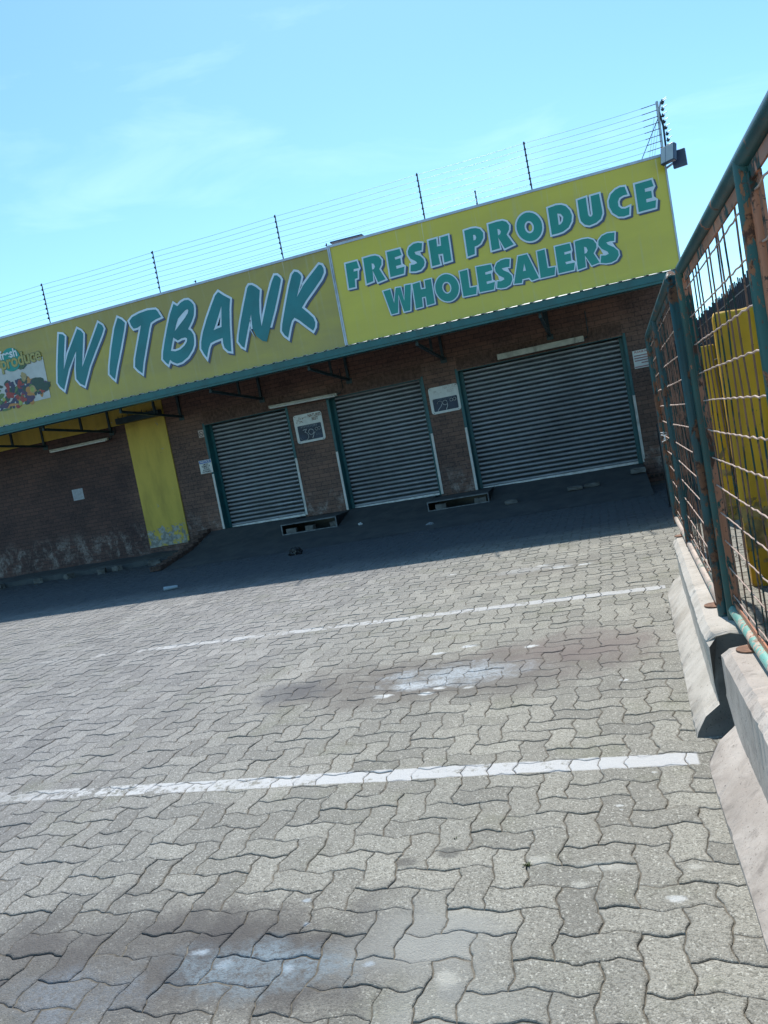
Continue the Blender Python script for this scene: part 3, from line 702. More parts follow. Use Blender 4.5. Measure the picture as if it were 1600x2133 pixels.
# rubble showing where the plaster has broken off at the foot of the pilaster
# roller doors
def roller(i, a, b, zb, z_frame_split):
    y = YW + .22
    cm_ = MB(); pitch = .0855
    prof = []; z = zb
    while z < ZO + .02:
        for t, d in ((0, .010), (.05, -.004), (.13, -.014), (.24, -.020), (.36, -.020), (.48, -.012), (.57, .004), (.62, .022), (.66, .055), (.97, .060)):
            prof.append((z + t * pitch, d))
        z += pitch
    n = len(prof); L = 10
    for k in range(L + 1):
        x = a + (b - a) * k / L
        for zz, d in prof:
            sag = .0025 * math.sin(k * 1.7 + zz * 9) + .002 * math.sin(zz * 23 + k)
            cm_.v.append((x, y + d + sag, zz))
    for k in range(L):
        for q in range(n - 1):
            cm_.f.append((k * n + q, k * n + q + 1, (k + 1) * n + q + 1, (k + 1) * n + q)); cm_.sm.append(False)
    d = cm_.build('roller_door', M['shutter'], bld)
    d.data.materials.append(M['groove'])
    for pf_ in d.data.polygons:
        zz = (min(d.data.vertices[v].co.z for v in pf_.vertices) + max(d.data.vertices[v].co.z for v in pf_.vertices)) / 2
        t_ = ((zz - zb) / pitch) % 1.0
        if t_ > .585: pf_.material_index = 1
    br_ = MB(); br_.box(a + .07, b - .07, y - .03, y + .02, zb - .045, zb - .001)
    br_.build('bottom_rail', M['galv'], d)
    fr = MB()
    for s, x in ((1, a), (-1, b)):
        x0, x1 = (x - .045, x - .001) if s > 0 else (x + .001, x + .045)
        fr.box(x0, x1, YW - .012, YW - .001, z_frame_split, 2.735)       # face flange
        xi0, xi1 = (x + .001, x + .008) if s > 0 else (x - .008, x - .001)
        fr.box(xi0, xi1, YW - .012, YW + .30, zb - .05, ZO - .002)       # reveal
        xg0, xg1 = (x + .0085, x + .075) if s > 0 else (x - .075, x - .0085)
        fr.box(xg0, xg1, y - .045, y - .030, zb - .05, ZO - .003)        # guide channel
    fr.box(a + .002, b - .002, YW - .010, YW + .20, ZO - .012, ZO - .001)
    fr.build('door_frame', M['frame_green'], d)
    for x in (a - .046, b + .002):
        g = MB(); g.box(x, x + .046, YW - .020, YW - .001, zb - .02, z_frame_split - .003)
        for q in range(6): 
            zz = zb + .12 + q * .2
            g.tube([(x + .023, YW - .021, zz), (x + .023, YW - .024, zz)], .006, 6)
        g.build('guard_strip', M['white_strip'], d, .002)
    dk = MB(); dk.box(a, b, YW + .30, YW + .335, 0, ZO); dk.build('backing', M['black'], d)
roller(0, *OPEN[0], .475, 1.65); roller(1, *OPEN[1], .435, 1.62); roller(2, *OPEN[2], .40, 1.61)

# canopy: ribbed roof sheet, green edge beam, steel brackets
X0, X1 = -18.0, 1.47
cs = MB(); pr_ = []
x = X0
while x < X1:
    pr_ += [(x, 0), (x + .135, 0), (x + .148, .014), (x + .182, .014)]; x += .192
yf, yb, zf, zb_ = 12.415, YW - .003, 3.274, 3.67
n = len(pr_)
for (yy, zz) in ((yf, zf), (yb, zb_)):
    for th in (0, -.003):
        for px, pz in pr_: cs.v.append((px, yy, zz + pz + th + mnoise.noise((px * .9, 0, 0)) * .006))
for q in range(n - 1):
    for (A_, B_) in ((0, 2), (1, 3)):
        cs.f.append((A_ * n + q, A_ * n + q + 1, B_ * n + q + 1, B_ * n + q)); cs.sm.append(False)
    cs.f.append((q, q + 1, n + q + 1, n + q)); cs.sm.append(False)
cs.build('canopy_roof', M['roof'], bld)
be = MB(); be.box(X0, X1, 12.43, 12.50, 3.150, 3.271); be.box(X0, X1, 12.43, 12.62, 3.128, 3.150); be.box(X0, X1, 12.412, 12.43, 3.165, 3.172)
be.build('edge_beam', M['beam_green'], bld)
po_ = MB(); po_.box(1.33, 1.43, 12.50, 12.60, 0, 3.128); po_.build('canopy_post', M['beam_green'], bld)
for bx in (-15.8, -13.9, -12.03, -10.25, -8.48, -6.57, -4.64, -2.69, -.66):
    k = MB()
    k.bar((bx, YW - .03, 2.95), (bx, YW - .03, 3.60), .05, .05)
    k.bar((bx, YW - .05, 2.98), (bx, 12.64, 3.075), .045, .045)
    k.bar((bx, 13.80, 3.02), (bx, 13.80, 3.46), .04, .04)
    k.bar((bx, 12.66, 3.07), (bx, 12.66, 3.27), .04, .04)
    k.bar((bx, YW - .05, 3.60), (bx, 12.60, 3.225), .045, .045)
    k.bar((bx, YW - .008, 2.90), (bx, YW - .008, 3.0), .12, .012)
    k.build('bracket', M['steel_dark'], bld)
dp = MB(); dp.box(-9.97, -8.90, 14.60, 14.755, 3.085, 3.21)
for q in range(9): dp.bar((-9.9 + q * .12, 14.62, 3.21), (-9.88 + q * .12, 14.60, 3.24 + .02 * (q % 3)), .01, .01)
dp.build('steel_channel', M['steel_dark'], bld)

plh = MB(); plh.box(.625, .94, YW - .05, YW - .001, -.02, .44)
plh = plh.build('brick_plinth', M['brick'], bld, .004)
for q in range(3):
    ab = MB(); ab.box(.68 + q * .085, .735 + q * .085, YW - .058, YW - .051, .085, .125); ab.build('vent_hole', M['black'], plh)

# ------------------------------------------------------------------ loading ramp and broken apron
def rampz(x, y):
    zt = .445 - .012 * (x + 8)
    if y < 13.9: z = .19 * (y - 12.62) / 1.28
    else: z = .19 + (zt - .19) * min(1, (y - 13.9) / .88)
    return z
PITS = [(-6.30, -5.13), (-3.31, -2.15)]
xs = sorted(set([-8.32 + i * .12 for i in range(75)] + [.60] + [v for p in PITS for v in p])); xs = [x for x in xs if x <= .601]
ys = [12.62 + i * .08 for i in range(16)] + [13.9, 14.0, 14.12, 14.24, 14.36, 14.48, 14.60, 14.70, 14.78, 15.10]
rm = MB()
idx = {}
for i, x in enumerate(xs):
    for j, y in enumerate(ys):
        yy = y
        if j == 0: yy += mnoise.noise((x * 1.7, 3, 0)) * .09
        nzv = mnoise.noise((x * 2.2, y * 2.2, 1)) * .010 + mnoise.noise((x * 9, y * 9, 4)) * .003
        idx[i, j] = len(rm.v); rm.v.append((x, yy, rampz(x, y) + (nzv if 0 < j else .003)))
for i in range(len(xs) - 1):
    for j in range(len(ys) - 1):
        cx, cy = (xs[i] + xs[i + 1]) / 2, (ys[j] + ys[j + 1]) / 2
        if any(a < cx < b for a, b in PITS) and 13.9 < cy < 14.78: continue
        rm.f.append((idx[i, j], idx[i + 1, j], idx[i + 1, j + 1], idx[i, j + 1])); rm.sm.append(True)
for i in (0, len(xs) - 1):          # side faces
    for j in range(len(ys) - 1):
        a, b = rm.v[idx[i, j]], rm.v[idx[i, j + 1]]
        rm.add([a, b, (b[0], b[1], -.03), (a[0], a[1], -.03)], [(0, 1, 2, 3)])
struct(rm.build('ramp', M['ramp']))
ap = MB(); n = 90
for i in range(n + 1):
    x = -24 + (15.35) * i / n
    yf_ = 14.16 + mnoise.noise((x * 1.3, 0, 7)) * .12 + mnoise.noise((x * 5, 0, 2)) * .05
    h = .125 + mnoise.noise((x * 2, 5, 0)) * .03
    ap.v += [(x, yf_ - .03, -.02), (x, yf_, h * .8), (x, yf_ + .07, h), (x, YW, h + .05)]
    if i:
        for q in range(3):
            a = (i - 1) * 4 + q; ap.f.append((a, a + 1, a + 5, a + 4)); ap.sm.append(False)
struct(ap.build('apron', M['ramp']))

def rough_block(name, c, size, rot, mat, label, cat, group, seed, bev=.012, tilt=(0, 0), jit=.012):
    rnd = random.Random(seed)
    bm = bmesh.new(); bmesh.ops.create_cube(bm, size=1)
    bmesh.ops.scale(bm, vec=size, verts=bm.verts)
    bmesh.ops.subdivide_edges(bm, edges=bm.edges, cuts=2, use_grid_fill=True)
    for v in bm.verts: v.co += Vector((rnd.uniform(-jit, jit), rnd.uniform(-jit, jit), rnd.uniform(-jit, jit)))
    me = bpy.data.meshes.new(name); bm.to_mesh(me); bm.free(); me.materials.append(mat)
    o = bpy.data.objects.new(name, me); scene.collection.objects.link(o)
    o.location = (c[0], c[1], c[2]); o.rotation_euler = (tilt[0], tilt[1], rot)
    return tag(o, label, cat, group)
for k, (x, y, s, lab) in enumerate([(-13.4, 13.98, .22, 'broken kerb lump farthest along the dark brick wall'), (-12.3, 13.97, .18, 'small grey rubble lump by the apron of the dark wall'),
        (-11.45, 13.95, .20, 'rubble lump below the paper notice on the dark wall'), (-10.6, 13.93, .26, 'cluster-like broken concrete lump left of the yellow pilaster'),
        (-10.25, 13.98, .20, 'cracked concrete lump just left of the yellow pilaster'), (-9.3, 13.95, .24, 'pale crumbled lump at the foot of the yellow pilaster')]):
    rough_block('concrete_lump', (x, y, .05), (s, s * .6, .11), k * .7, M['concrete_dark'], lab, 'rubble', 'broken concrete lumps along the apron', k)
# brick edging up the left side of the ramp
eg = thing('brick_edging', 'sloping row of brown bricks edging the left side of the ramp', 'edging', (-8.45, 13.7, 0))
q_ = 0; y = 12.66
e = MB()
while y < 14.72:
    z = max(.03, rampz(-8.3, y + .1)) + .030
    e.bar((-8.58 + .006 * math.sin(q_), y + .11, z - .01), (-8.34, y + .11, z), .218, .09); y += .22; q_ += 1
e.build('bricks', simple('dirty_edging_brick', (.085, .050, .040), .9, 0, .3, 14, .5), eg, .006)
for q in range(3):
    for r2 in range(2):
        e = MB(); e.tube([(-8.55 + q * .07, 12.662, .055 + r2 * .03), (-8.55 + q * .07, 12.653, .055 + r2 * .03)], .012, 8); e.build('brick_hole', M['black'], eg)

# raised steel drain boxes in the ramp, with loose bricks in their mouths
def pit(a, b, zt, label, bricks):
    t = thing('drain_box', label, 'drain box', ((a + b) / 2, 14.3, .19))
    tp = MB(); tp.box(a, b, 13.90, 14.79, zt - .012, zt); tp.build('top_plate', M['ramp'], t)
    fr = MB(); s = .022; y0, y1 = 13.885, 13.907; zb = .185
    fr.box(a, b, y0, y1, zt - .030, zt - .0125); fr.box(a, b, y0, y1, zb, zb + s)
    fr.box(a, a + s, y0, y1, zb + s, zt - .030); fr.box(b - s, b, y0, y1, zb + s, zt - .030)
    fr.build('mouth_frame', simple('worn_grey_angle_iron', (.16, .17, .18), .6, .2, .3, 9, .1), t)
    sd_ = MB()
    sd_.add([(b, 13.91, .19), (b, 13.91, zt - .013), (b, 14.79, zt - .013), (b, 14.79, .39)], [(0, 1, 2, 3)])
    sd_.add([(a, 13.91, .19), (a, 13.91, zt - .013), (a, 14.79, zt - .013), (a, 14.79, .39)], [(0, 1, 2, 3)])
    sd_.add([(a, 13.9, .10), (b, 13.9, .10), (b, 14.79, .10), (a, 14.79, .10)], [(0, 1, 2, 3)])
    sd_.add([(a, 14.785, .10), (b, 14.785, .10), (b, 14.785, zt), (a, 14.785, zt)], [(0, 1, 2, 3)])
    for x in (a, b): sd_.add([(x + .001, 13.91, .1), (x + .001, 13.91, .19), (x + .001, 14.79, .42), (x + .001, 14.79, .1)], [(0, 1, 2, 3)])
    sd_.build('shade_lining', M['black'], t)  # black faces stand in for the shade inside the box
    for k, (x, w, rot, lab) in enumerate(bricks):
        rough_block('loose_brick', (x, 13.98, .245), (w, .10, .10), rot, M['concrete_dark'], lab, 'brick', 'loose bricks in the drain boxes', k + 40, jit=.006)
pit(*PITS[0], .405, 'raised drain box in the ramp between the first and the middle roller door', [(-6.12, .20, .05, 'loose brick at the left end of the left drain box'), (-5.72, .19, -.25, 'tilted loose brick in the middle of the left drain box'), (-5.24, .12, .4, 'loose brick at the right end of the left drain box')])
pit(*PITS[1], .375, 'raised drain box in the ramp beside the left jamb of the widest door', [(-3.07, .20, .03, 'loose brick at the left end of the right drain box'), (-2.32, .22, -.03, 'loose brick at the right end of the right drain box')])
rough_block('concrete_lump', (.47, 14.15, .30), (.24, .12, .08), .05, M['concrete_dark'], 'flat concrete lump on the ramp at the right jamb of the wide door', 'rubble', 'concrete lumps on the ramp', 81)
rough_block('concrete_lump', (-.62, 13.75, .205), (.25, .14, .05), .03, M['concrete_dark'], 'left one of two thin concrete lumps in front of the wide door', 'rubble', 'concrete lumps on the ramp', 82)
rough_block('concrete_lump', (-.33, 13.80, .21), (.25, .13, .05), -.05, M['concrete_dark'], 'right one of two thin concrete lumps in front of the wide door', 'rubble', 'concrete lumps on the ramp', 83)
rough_block('concrete_lump', (-1.72, 13.50, .165), (.2, .12, .06), .2, M['concrete_dark'], 'small pale lump on the ramp right of the 29.00 drain box', 'rubble', 'concrete lumps on the ramp', 84)

# ------------------------------------------------------------------ sign
YS = 12.50
sg = thing('shop_sign', 'long yellow shop sign reading WITBANK FRESH PRODUCE WHOLESALERS above the canopy', 'shop sign', (-5, YS, 3.3))
XD = -3.845
def panel(a, b, z0, z1, mat):
    m = MB(); nx = max(2, int((b - a) / .6))
    for i in range(nx + 1):
        x = a + (b - a) * i / nx
        for j in range(5):
            z = z0 + (z1 - z0) * j / 4
            m.v.append((x, YS + .004 + mnoise.noise((x * .8, z * 1.3, 0)) * .0048, z))
    for i in range(nx):
        for j in range(4): m.f.append((i * 5 + j, (i + 1) * 5 + j, (i + 1) * 5 + j + 1, i * 5 + j + 1)); m.sm.append(True)
    return m.build('panel', mat, sg)
panel(-18, XD - .022, 3.288, 4.91, M['sign_left']); panel(XD + .022, 1.455, 3.298, 4.925, M['sign_right'])
bx_ = MB(); bx_.box(-18, 1.45, YS + .012, YS + .16, 3.33, 4.915); bx_.build('backing_frame', M['galv'], sg)
tr = MB(); tr.box(-18, XD - .024, YS - .012, YS + .17, 4.905, 4.945); tr.box(XD + .024, 1.48, YS - .012, YS + .17, 4.92, 4.958)
tr.box(XD - .024, XD - .003, YS - .014, YS + .17, 3.30, 4.955); tr.box(XD + .003, XD + .024, YS - .014, YS + .17, 3.30, 4.96)
tr.box(1.455, 1.48, YS - .012, YS + .17, 3.31, 4.92)
tr.build('trim', M['trim'], sg)
for li, (row, polys) in enumerate(LETTERS):
    ow = (.036, .026, .019)[row]; sx, sz = ((.026, -.036), (.028, -.026), (.030, -.020))[row]
    L_ = poly_mesh('letter', polys, YS - .0125, M['teal'] if row else M['teal_faded'], sg)
    poly_mesh('letter_outline', polys, YS - .009 - li * .00005, M['outline'], L_, off=ow)
    poly_mesh('letter_shadow', polys, YS - .0055 - li * .00005, M['shadowblue'], L_, off=ow, dx=sx, dz=sz)
# printed produce picture
lg = poly_mesh('printed_picture', [[(-11.25, 3.60), (-9.805, 3.61), (-9.79, 4.385), (-11.25, 4.36)]], YS - .002, simple('pale_print', (.46, .47, .46), .4, 0, .1, 3, .02), sg)
rnd = random.Random(11)
cols = {'dark_green': (.025, .060, .045), 'leaf_green': (.09, .16, .05), 'purple': (.07, .035, .09), 'red': (.30, .035, .03), 'orange': (.42, .19, .05), 'lime': (.28, .33, .07), 'navy': (.03, .035, .085), 'tan': (.36, .27, .12)}
blobs = {k: MB() for k in cols}
kk = 0
def blobp(col, x, z, rx, rz, rot=0., n=14, wob=.15):
    global kk
    kk += 1
    m = blobs[col]; y = YS - .0030 - kk * .000025
    ph = rnd.random() * 6
    vs = [(x, y, z)]
    for i in range(n):
        a = 2 * math.pi * i / n; r2 = 1 + wob * math.sin(3 * a + ph)
        u, v = rx * r2 * math.cos(a), rz * r2 * math.sin(a)
        vs.append((x + u * math.cos(rot) - v * math.sin(rot), y, z + u * math.sin(rot) + v * math.cos(rot)))
    m.add(vs, [(0, i + 1, (i + 1) % n + 1) for i in range(n)])
def topz(x): return 4.20 - .10 * abs(math.sin(x * 7)) - (.30 * (x + 10.3) if x > -10.3 else 0) - (.5 * (x + 10.0) if x > -10.0 else 0)
def botz(x): return 3.57 + (.45 * (x + 10.25) if x > -10.25 else 0)
for i in range(150):
    x = rnd.uniform(-11.2, -9.82); z = rnd.uniform(botz(x) + .04, topz(x) - .05)
    blobp(rnd.choice(['dark_green', 'dark_green', 'navy', 'purple', 'leaf_green', 'red', 'orange', 'navy']), x, z, rnd.uniform(.03, .08), rnd.uniform(.025, .06), rnd.random() * 3)
blobp('dark_green', -10.02, 3.93, .14, .12); blobp('dark_green', -9.88, 3.83, .10, .08); blobp('red', -10.72, 3.84, .07, .06); blobp('red', -10.42, 4.02, .05, .05)
blobp('orange', -10.26, 3.85, .06, .06, wob=0); blobp('tan', -10.16, 3.84, .068, .075, wob=0); blobp('lime', -10.17, 3.84, .045, .05, wob=0)
blobp('orange', -10.66, 3.64, .13, .025, -.1); blobp('lime', -10.50, 3.64, .045, .05); blobp('purple', -10.25, 3.68, .10, .06); blobp('purple', -10.86, 3.66, .09, .05); blobp('red', -10.38, 3.68, .05, .03)
blobp('lime', -10.86, 3.78, .04, .04); blobp('leaf_green', -10.85, 3.58, .11, .02)
for i in range(9):
    a = -1.0 + i * .25; blobp('leaf_green' if i % 2 else 'dark_green', -10.30 + .09 * math.sin(a), 4.24 + .09 * math.cos(a), .016, .075, -a, wob=0)
blobp('tan', -10.30, 4.11, .06, .09)
for c_, m in blobs.items():
    m.build('printed_fruit', simple('print_' + c_, cols[c_], .4, 0, .1, 20, .02), lg)
cir = [(-10.498 + .222 * math.cos(a * math.pi / 20), 4.476 + .222 * math.sin(a * math.pi / 20)) for a in range(40)]
poly_mesh('logo_disc', [cir], YS - .0105, M['teal'], sg)
text('logo_text', 'produce', .335, -10.285, 4.435, YS - .0125, simple('tan_logo_outline', (.14, .135, .05), .4, 0, .05), sg, off=.016, xs=.86, space=.97)
text('logo_text', 'produce', .335, -10.285, 4.435, YS - .0145, simple('tan_logo_print', (.36, .32, .10), .4, 0, .05), sg, off=.006, xs=.86, space=.97)
text('logo_text', 'fresh', .225, -10.53, 4.585, YS - .0165, simple('white_logo_print', (.62, .66, .68), .4, 0, .05), sg, off=.006, xs=.92)

# ------------------------------------------------------------------ things on the wall
def tube_light(x0, x1, z0, z1, yy, h, label, tube=True):
    t = thing('tube_light', label, 'light fitting', ((x0 + x1) / 2, YW, (z0 + z1) / 2), 'fluorescent fittings on the brick wall')
    b_ = MB(); b_.bar((x0, yy, z0), (x1, yy, z1), .07, h); b_.build('body', M['lamp_body'], t, .006)
    e_ = MB()
    for f in (.06, .94):
        x = x0 + (x1 - x0) * f; z = z0 + (z1 - z0) * f
        e_.bar((x, yy + .03, z), (x, YW - .001, z), .03, .03)
    e_.tube([(x1, yy, z1), (x1 + .05, yy + .06, z1 + .02), (x1 + .09, YW - .02, z1 + .12), (x1 + .09, YW - .02, z1 + .5)], .008, 6)
    e_.build('mount', M['steel_dark'], t)
    if tube:
        c_ = MB(); c_.tube([(x0 + .04, yy - .035, z0 - h * .35), (x1 - .04, yy - .035, z1 - h * .35)], .019, 8); c_.build('tube', M['white_sign'], t)
tube_light(-11.77, -10.24, 2.825, 2.825, 14.60, .06, 'dim fluorescent tube light on the dark wall left of the yellow pilaster')
tube_light(-6.36, -4.88, 2.755, 2.725, 14.60, .06, 'slightly tilted tube light above the 39.00 price board')
tube_light(-1.65, -.07, 2.77, 2.775, 14.60, .105, 'thick cream light fitting above the widest roller door', False)

def price_board(x0, x1, z0, z1, label, g):
    t = thing('price_board', label, 'price board', ((x0 + x1) / 2, YW, (z0 + z1) / 2), 'price boards on the brick pillars')
    poly_mesh('frame', [rrect(x0, x1, z0, z1, .055)], YW - .012, M['white_sign'], t, thick=.010)
    poly_mesh('chalk_panel', [rrect(x0 + .055, x1 - .045, z0 + .045, z1 - .225, .02)], YW - .0235, M['board'], t)
    s = MB()
    for a, b in ((x0 + .04, z1 - .03), (x1 - .04, z1 - .03), (x1 - .05, z0 + .02), (x0 + .05, z0 + .02)): s.tube([(a, YW - .022, b), (a, YW - .026, b)], .008, 8)
    s.build('screw', M['ink'], t)
    return t
def arc(cx, cz, rx, rz, a0, a1, n=16): return [(cx + rx * math.cos(R(a0 + (a1 - a0) * i / n)), cz + rz * math.sin(R(a0 + (a1 - a0) * i / n))) for i in range(n + 1)]
t = price_board(-5.965, -5.345, 1.915, 2.495, 'price board reading NATURES BEST and 39.00 in chalk', 0)
text('print', 'NATURES\nBEST', .085, -5.50, 2.40, YW - .0235, M['brown_ink'], t, xs=.78, off=.002)
dr = MB(); rn = random.Random(5)
for k in range(12):
    x = -5.90 + rn.random() * .20; z = 2.32 + rn.random() * .10
    stroke(dr, [(x, z), (x + rn.uniform(-.03, .05), z + rn.uniform(-.015, .03)), (x + rn.uniform(0, .06), z + rn.uniform(-.01, .03))], .007, YW - .0235)
dr.build('print', M['brown_ink'], t)
c_ = MB(); yb2 = YW - .026
stroke(c_, [(-5.80, 2.175), (-5.72, 2.185), (-5.765, 2.125)] + arc(-5.775, 2.045, .075, .08, 85, -100), .011, yb2)
stroke(c_, arc(-5.775, 2.045, .105, .085, 265, 190), .010, yb2)
stroke(c_, arc(-5.63, 2.115, .055, .055, 0, 360), .011, yb2); stroke(c_, [(-5.575, 2.12), (-5.58, 2.05), (-5.62, 1.985)], .011, yb2)
stroke(c_, arc(-5.505, 2.155, .028, .03, 0, 360), .009, yb2); stroke(c_, arc(-5.445, 2.16, .028, .03, 0, 360), .009, yb2)
stroke(c_, [(-5.55, 2.10), (-5.56, 2.08)], .012, yb2)
c_.build('chalk_price', M['chalk'], t)
text('chalk_word', 'POTATOES', .062, -5.655, 2.235, yb2, simple('mid_chalk', (.28, .32, .36), .8, 0, .3, 40, .1), t, xs=1.18)
text('chalk_word', 'BAG', .065, -5.475, 2.045, yb2, M['chalk_faint'], t, xs=.95)
t = price_board(-3.095, -2.51, 1.965, 2.48, 'faded price board reading 29.00 in chalk', 0)
text('print', 'NATURES\nBEST', .085, -2.66, 2.40, YW - .0235, simple('faded_print', (.42, .39, .38), .6, 0, .1), t, xs=.8)
c_ = MB()
stroke(c_, arc(-2.91, 2.155, .05, .045, 170, -10) + [(-2.90, 2.09), (-2.955, 2.04), (-2.965, 2.015)], .010, yb2)
stroke(c_, arc(-2.805, 2.155, .045, .045, 0, 360), .010, yb2); stroke(c_, [(-2.76, 2.155), (-2.765, 2.08), (-2.80, 2.02)], .010, yb2)
stroke(c_, arc(-2.675, 2.185, .030, .028, 0, 360), .009, yb2); stroke(c_, arc(-2.61, 2.19, .030, .028, 0, 360), .009, yb2)
c_.build('chalk_price', M['chalk'], t)
text('chalk_word', 'POTATOES', .05, -2.80, 2.235, yb2, M['chalk_faint'], t, xs=1.2)
fd = MB(); rn = random.Random(8)
for k in range(9):
    x = -3.02 + rn.random() * .14; z = 2.34 + rn.random() * .07
    stroke(fd, [(x, z), (x + .04, z + rn.uniform(-.02, .02))], .006, YW - .0235)
fd.build('print', simple('faded_print_marks', (.42, .40, .38), .6, 0, .1), t)

t = thing('notice_sign', 'white sign with blue NOTICE heading beside the first roller door', 'notice', (-8.135, YW, 1.83))
m = MB(); m.box(-8.28, -7.985, YW - .030, YW - .024, 1.69, 1.975); m.build('board', M['white_sign'], t)
m = MB(); m.box(-8.27, -7.995, YW - .0325, YW - .0305, 1.905, 1.967); m.build('heading_band', M['blue_ink'], t)
text('heading', 'NOTICE', .062, -8.132, 1.935, YW - .034, M['white_sign'], t, xs=1.0, off=.002)
text('wording', 'LIMITED\nNUMBER OF\nPEOPLE\nALLOWED\nON PREMISES', .046, -8.132, 1.797, YW - .0315, M['ink'], t, xs=.78, off=.001)
t = thing('no_smoking_sign', 'small square pictogram sign with a crossed ring left of the first door', 'sign', (-8.09, YW, 2.53))
m = MB(); m.box(-8.165, -8.038, YW - .008, YW - .002, 2.455, 2.61); m.build('board', simple('pinkish_sign', (.50, .40, .36), .5, 0, .1), t)
m = MB(); stroke(m, arc(-8.10, 2.532, .05, .055, 0, 360, 24), .011, YW - .009); stroke(m, [(-8.138, 2.57), (-8.062, 2.494)], .011, YW - .0095)
stroke(m, [(-8.125, 2.525), (-8.075, 2.525)], .012, YW - .0086); m.build('pictogram', simple('dark_maroon', (.05, .025, .03), .6), t)
t = thing('paper_notice', 'faded paper notice stuck on the dark brick wall', 'notice', (-11.45, YW, 1.77))
m = MB(); m.box(-11.59, -11.305, YW - .006, YW - .002, 1.645, 1.895); m.build('sheet', M['paper'], t)
m = MB()
for k in range(8): stroke(m, [(-11.565, 1.87 - k * .027), (-11.33 - .04 * (k % 3), 1.87 - k * .027)], .006, YW - .0068)
m.build('print', simple('faint_grey_print', (.27, .28, .31), .7), t)
t = thing('request_sign', 'white sign headed PLEASE NOTE in red right of the widest door', 'sign', (.9, YW, 2.22))
m = MB(); m.box(.715, 1.10, YW - .010, YW - .002, 2.065, 2.385); m.build('board', M['white_sign'], t)
text('heading', 'PLEASE NOTE', .052, .905, 2.352, YW - .0115, M['red_ink'], t, xs=.98, off=.001)
m = MB(); rn = random.Random(4)
for k, (z, a, b) in enumerate(((2.29, .74, 1.075), (2.245, .74, 1.075), (2.20, .74, 1.07), (2.155, .85, .97), (2.09, .73, 1.08))):
    x = a
    while x < b:
        L_ = rn.uniform(.02, .055); stroke(m, [(x, z), (min(b, x + L_), z)], .020, YW - .0112); x += L_ + .010
m.build('wording', simple('worn_red_print', (.33, .16, .17), .6), t)

# ------------------------------------------------------------------ electric fence on top of the sign
ef = thing('electric_fence', 'electric security fence of eight thin wires on posts above the yellow sign', 'fence', (-5, 12.66, 4.96))
ZW = [5.085 + .0895 * i for i in range(8)]
FX = (-17, -14.5, -12.05, -9.6, -7.18, -4.73, -2.2, -.46)
for i, x in enumerate(FX):
    p_ = MB(); lean = rnd.uniform(-.015, .015)
    p_.tube([(x, 12.68, 4.80), (x + lean * .3, 12.68, 5.1), (x + lean, 12.68, 5.745)], .011, 6)
    po = p_.build('fence_post', M['insulator'], ef)
    k = MB()
    for z in ZW:
        k.tube([(x + lean * .6, 12.665, z - .017), (x + lean * .6, 12.66, z), (x + lean * .6, 12.665, z + .017)], [.012, .021, .012], 8)
    k.build('insulator', M['insulator'], po)
for z in ZW:
    k = MB(); pts = []
    xs_ = list(FX) + [1.36]
    for a, b in zip(xs_, xs_[1:]):
        for q in range(6):
            f = q / 6; pts.append((a + (b - a) * f, 12.655, z - .010 * math.sin(math.pi * f)))
    pts.append((1.36, 12.655, z + .004))
    k.tube(pts, .0024, 5, False); wv = k.build('wire', M['wire'], ef)
    k = MB(); k.tube([(1.27, 12.655, z), (1.49, 12.66, z + .012)], .0055, 6); k.build('tension_spring', M['insulator'], wv)
k = MB(); k.tube([(1.475, 12.68, 4.80), (1.505, 12.68, 5.76)], .020, 8); k.tube([(1.50, 12.68, 5.55), (1.56, 12.70, 5.75)], .013, 6)
po = k.build('fence_post', M['galv'], ef)
k = MB(); k.tube([(1.53, 12.69, 4.92), (1.545, 12.69, 5.40), (1.50, 12.69, 5.74)], .015, 6)
for i, z in enumerate(ZW + [5.73]): 
    xx = 1.53 + .01 * math.sin(i); k.tube([(xx + .035, 12.66, z - .025), (xx + .04, 12.65, z), (xx + .035, 12.66, z + .025)], [.014, .028, .014], 8)
    k.tube([(xx + .03, 12.66, z + .02), (xx + .10, 12.64, z + .035)], .004, 5)
k.build('insulator', M['insulator'], po)
k = MB(); k.tube([(1.495, 12.67, 5.53), (1.14, 12.66, 4.94)], .006, 6); k.build('stay', M['insulator'], ef)
for q in range(3):
    k = MB(); k.tube([(1.44 + q * .01, 12.69, 5.55 - q * .1), (1.40 + q * .012, 15.0, 5.2 - q * .1)], .002, 5); k.build('earth_wire', M['wire'], ef)

rf2 = thing('rear_fence', 'shorter electric fence on the roof wall behind the sign', 'fence', (-2, 18.1, 6.3))
for x, zt in ((-5.60, 6.62), (-1.90, 6.87), (-9.2, 6.60)):
    k = MB(); k.tube([(x, 18.1, 6.25), (x, 18.1, zt)], .014, 6)
    for z in (6.42, 6.57, 6.72, 6.84):
        if z < zt: k.tube([(x, 18.08, z - .02), (x, 18.07, z), (x, 18.08, z + .02)], [.012, .026, .012], 6); k.tube([(x - .07, 18.08, z), (x + .05, 18.08, z)], .004, 5)
    k.build('fence_post', M['insulator'], rf2)
for z in (6.57, 6.72):
    k = MB(); k.tube([(-9.2, 18.08, z), (-5.6, 18.08, z), (-1.9, 18.08, z + .1), (1.0, 18.08, z)], .002, 5, False); k.build('wire', M['wire'], rf2)
sh = MB(); sh.bar((-5.40, 17.9, 6.515), (-4.6, 17.9, 6.50), .3, .03)
o = sh.build('roof_sheet', M['flood_body'], None, loc=(-4.9, 17.9, 6.63)); tag(o, 'dark blue metal sheet lying on the roof behind the sign', 'roof sheet')

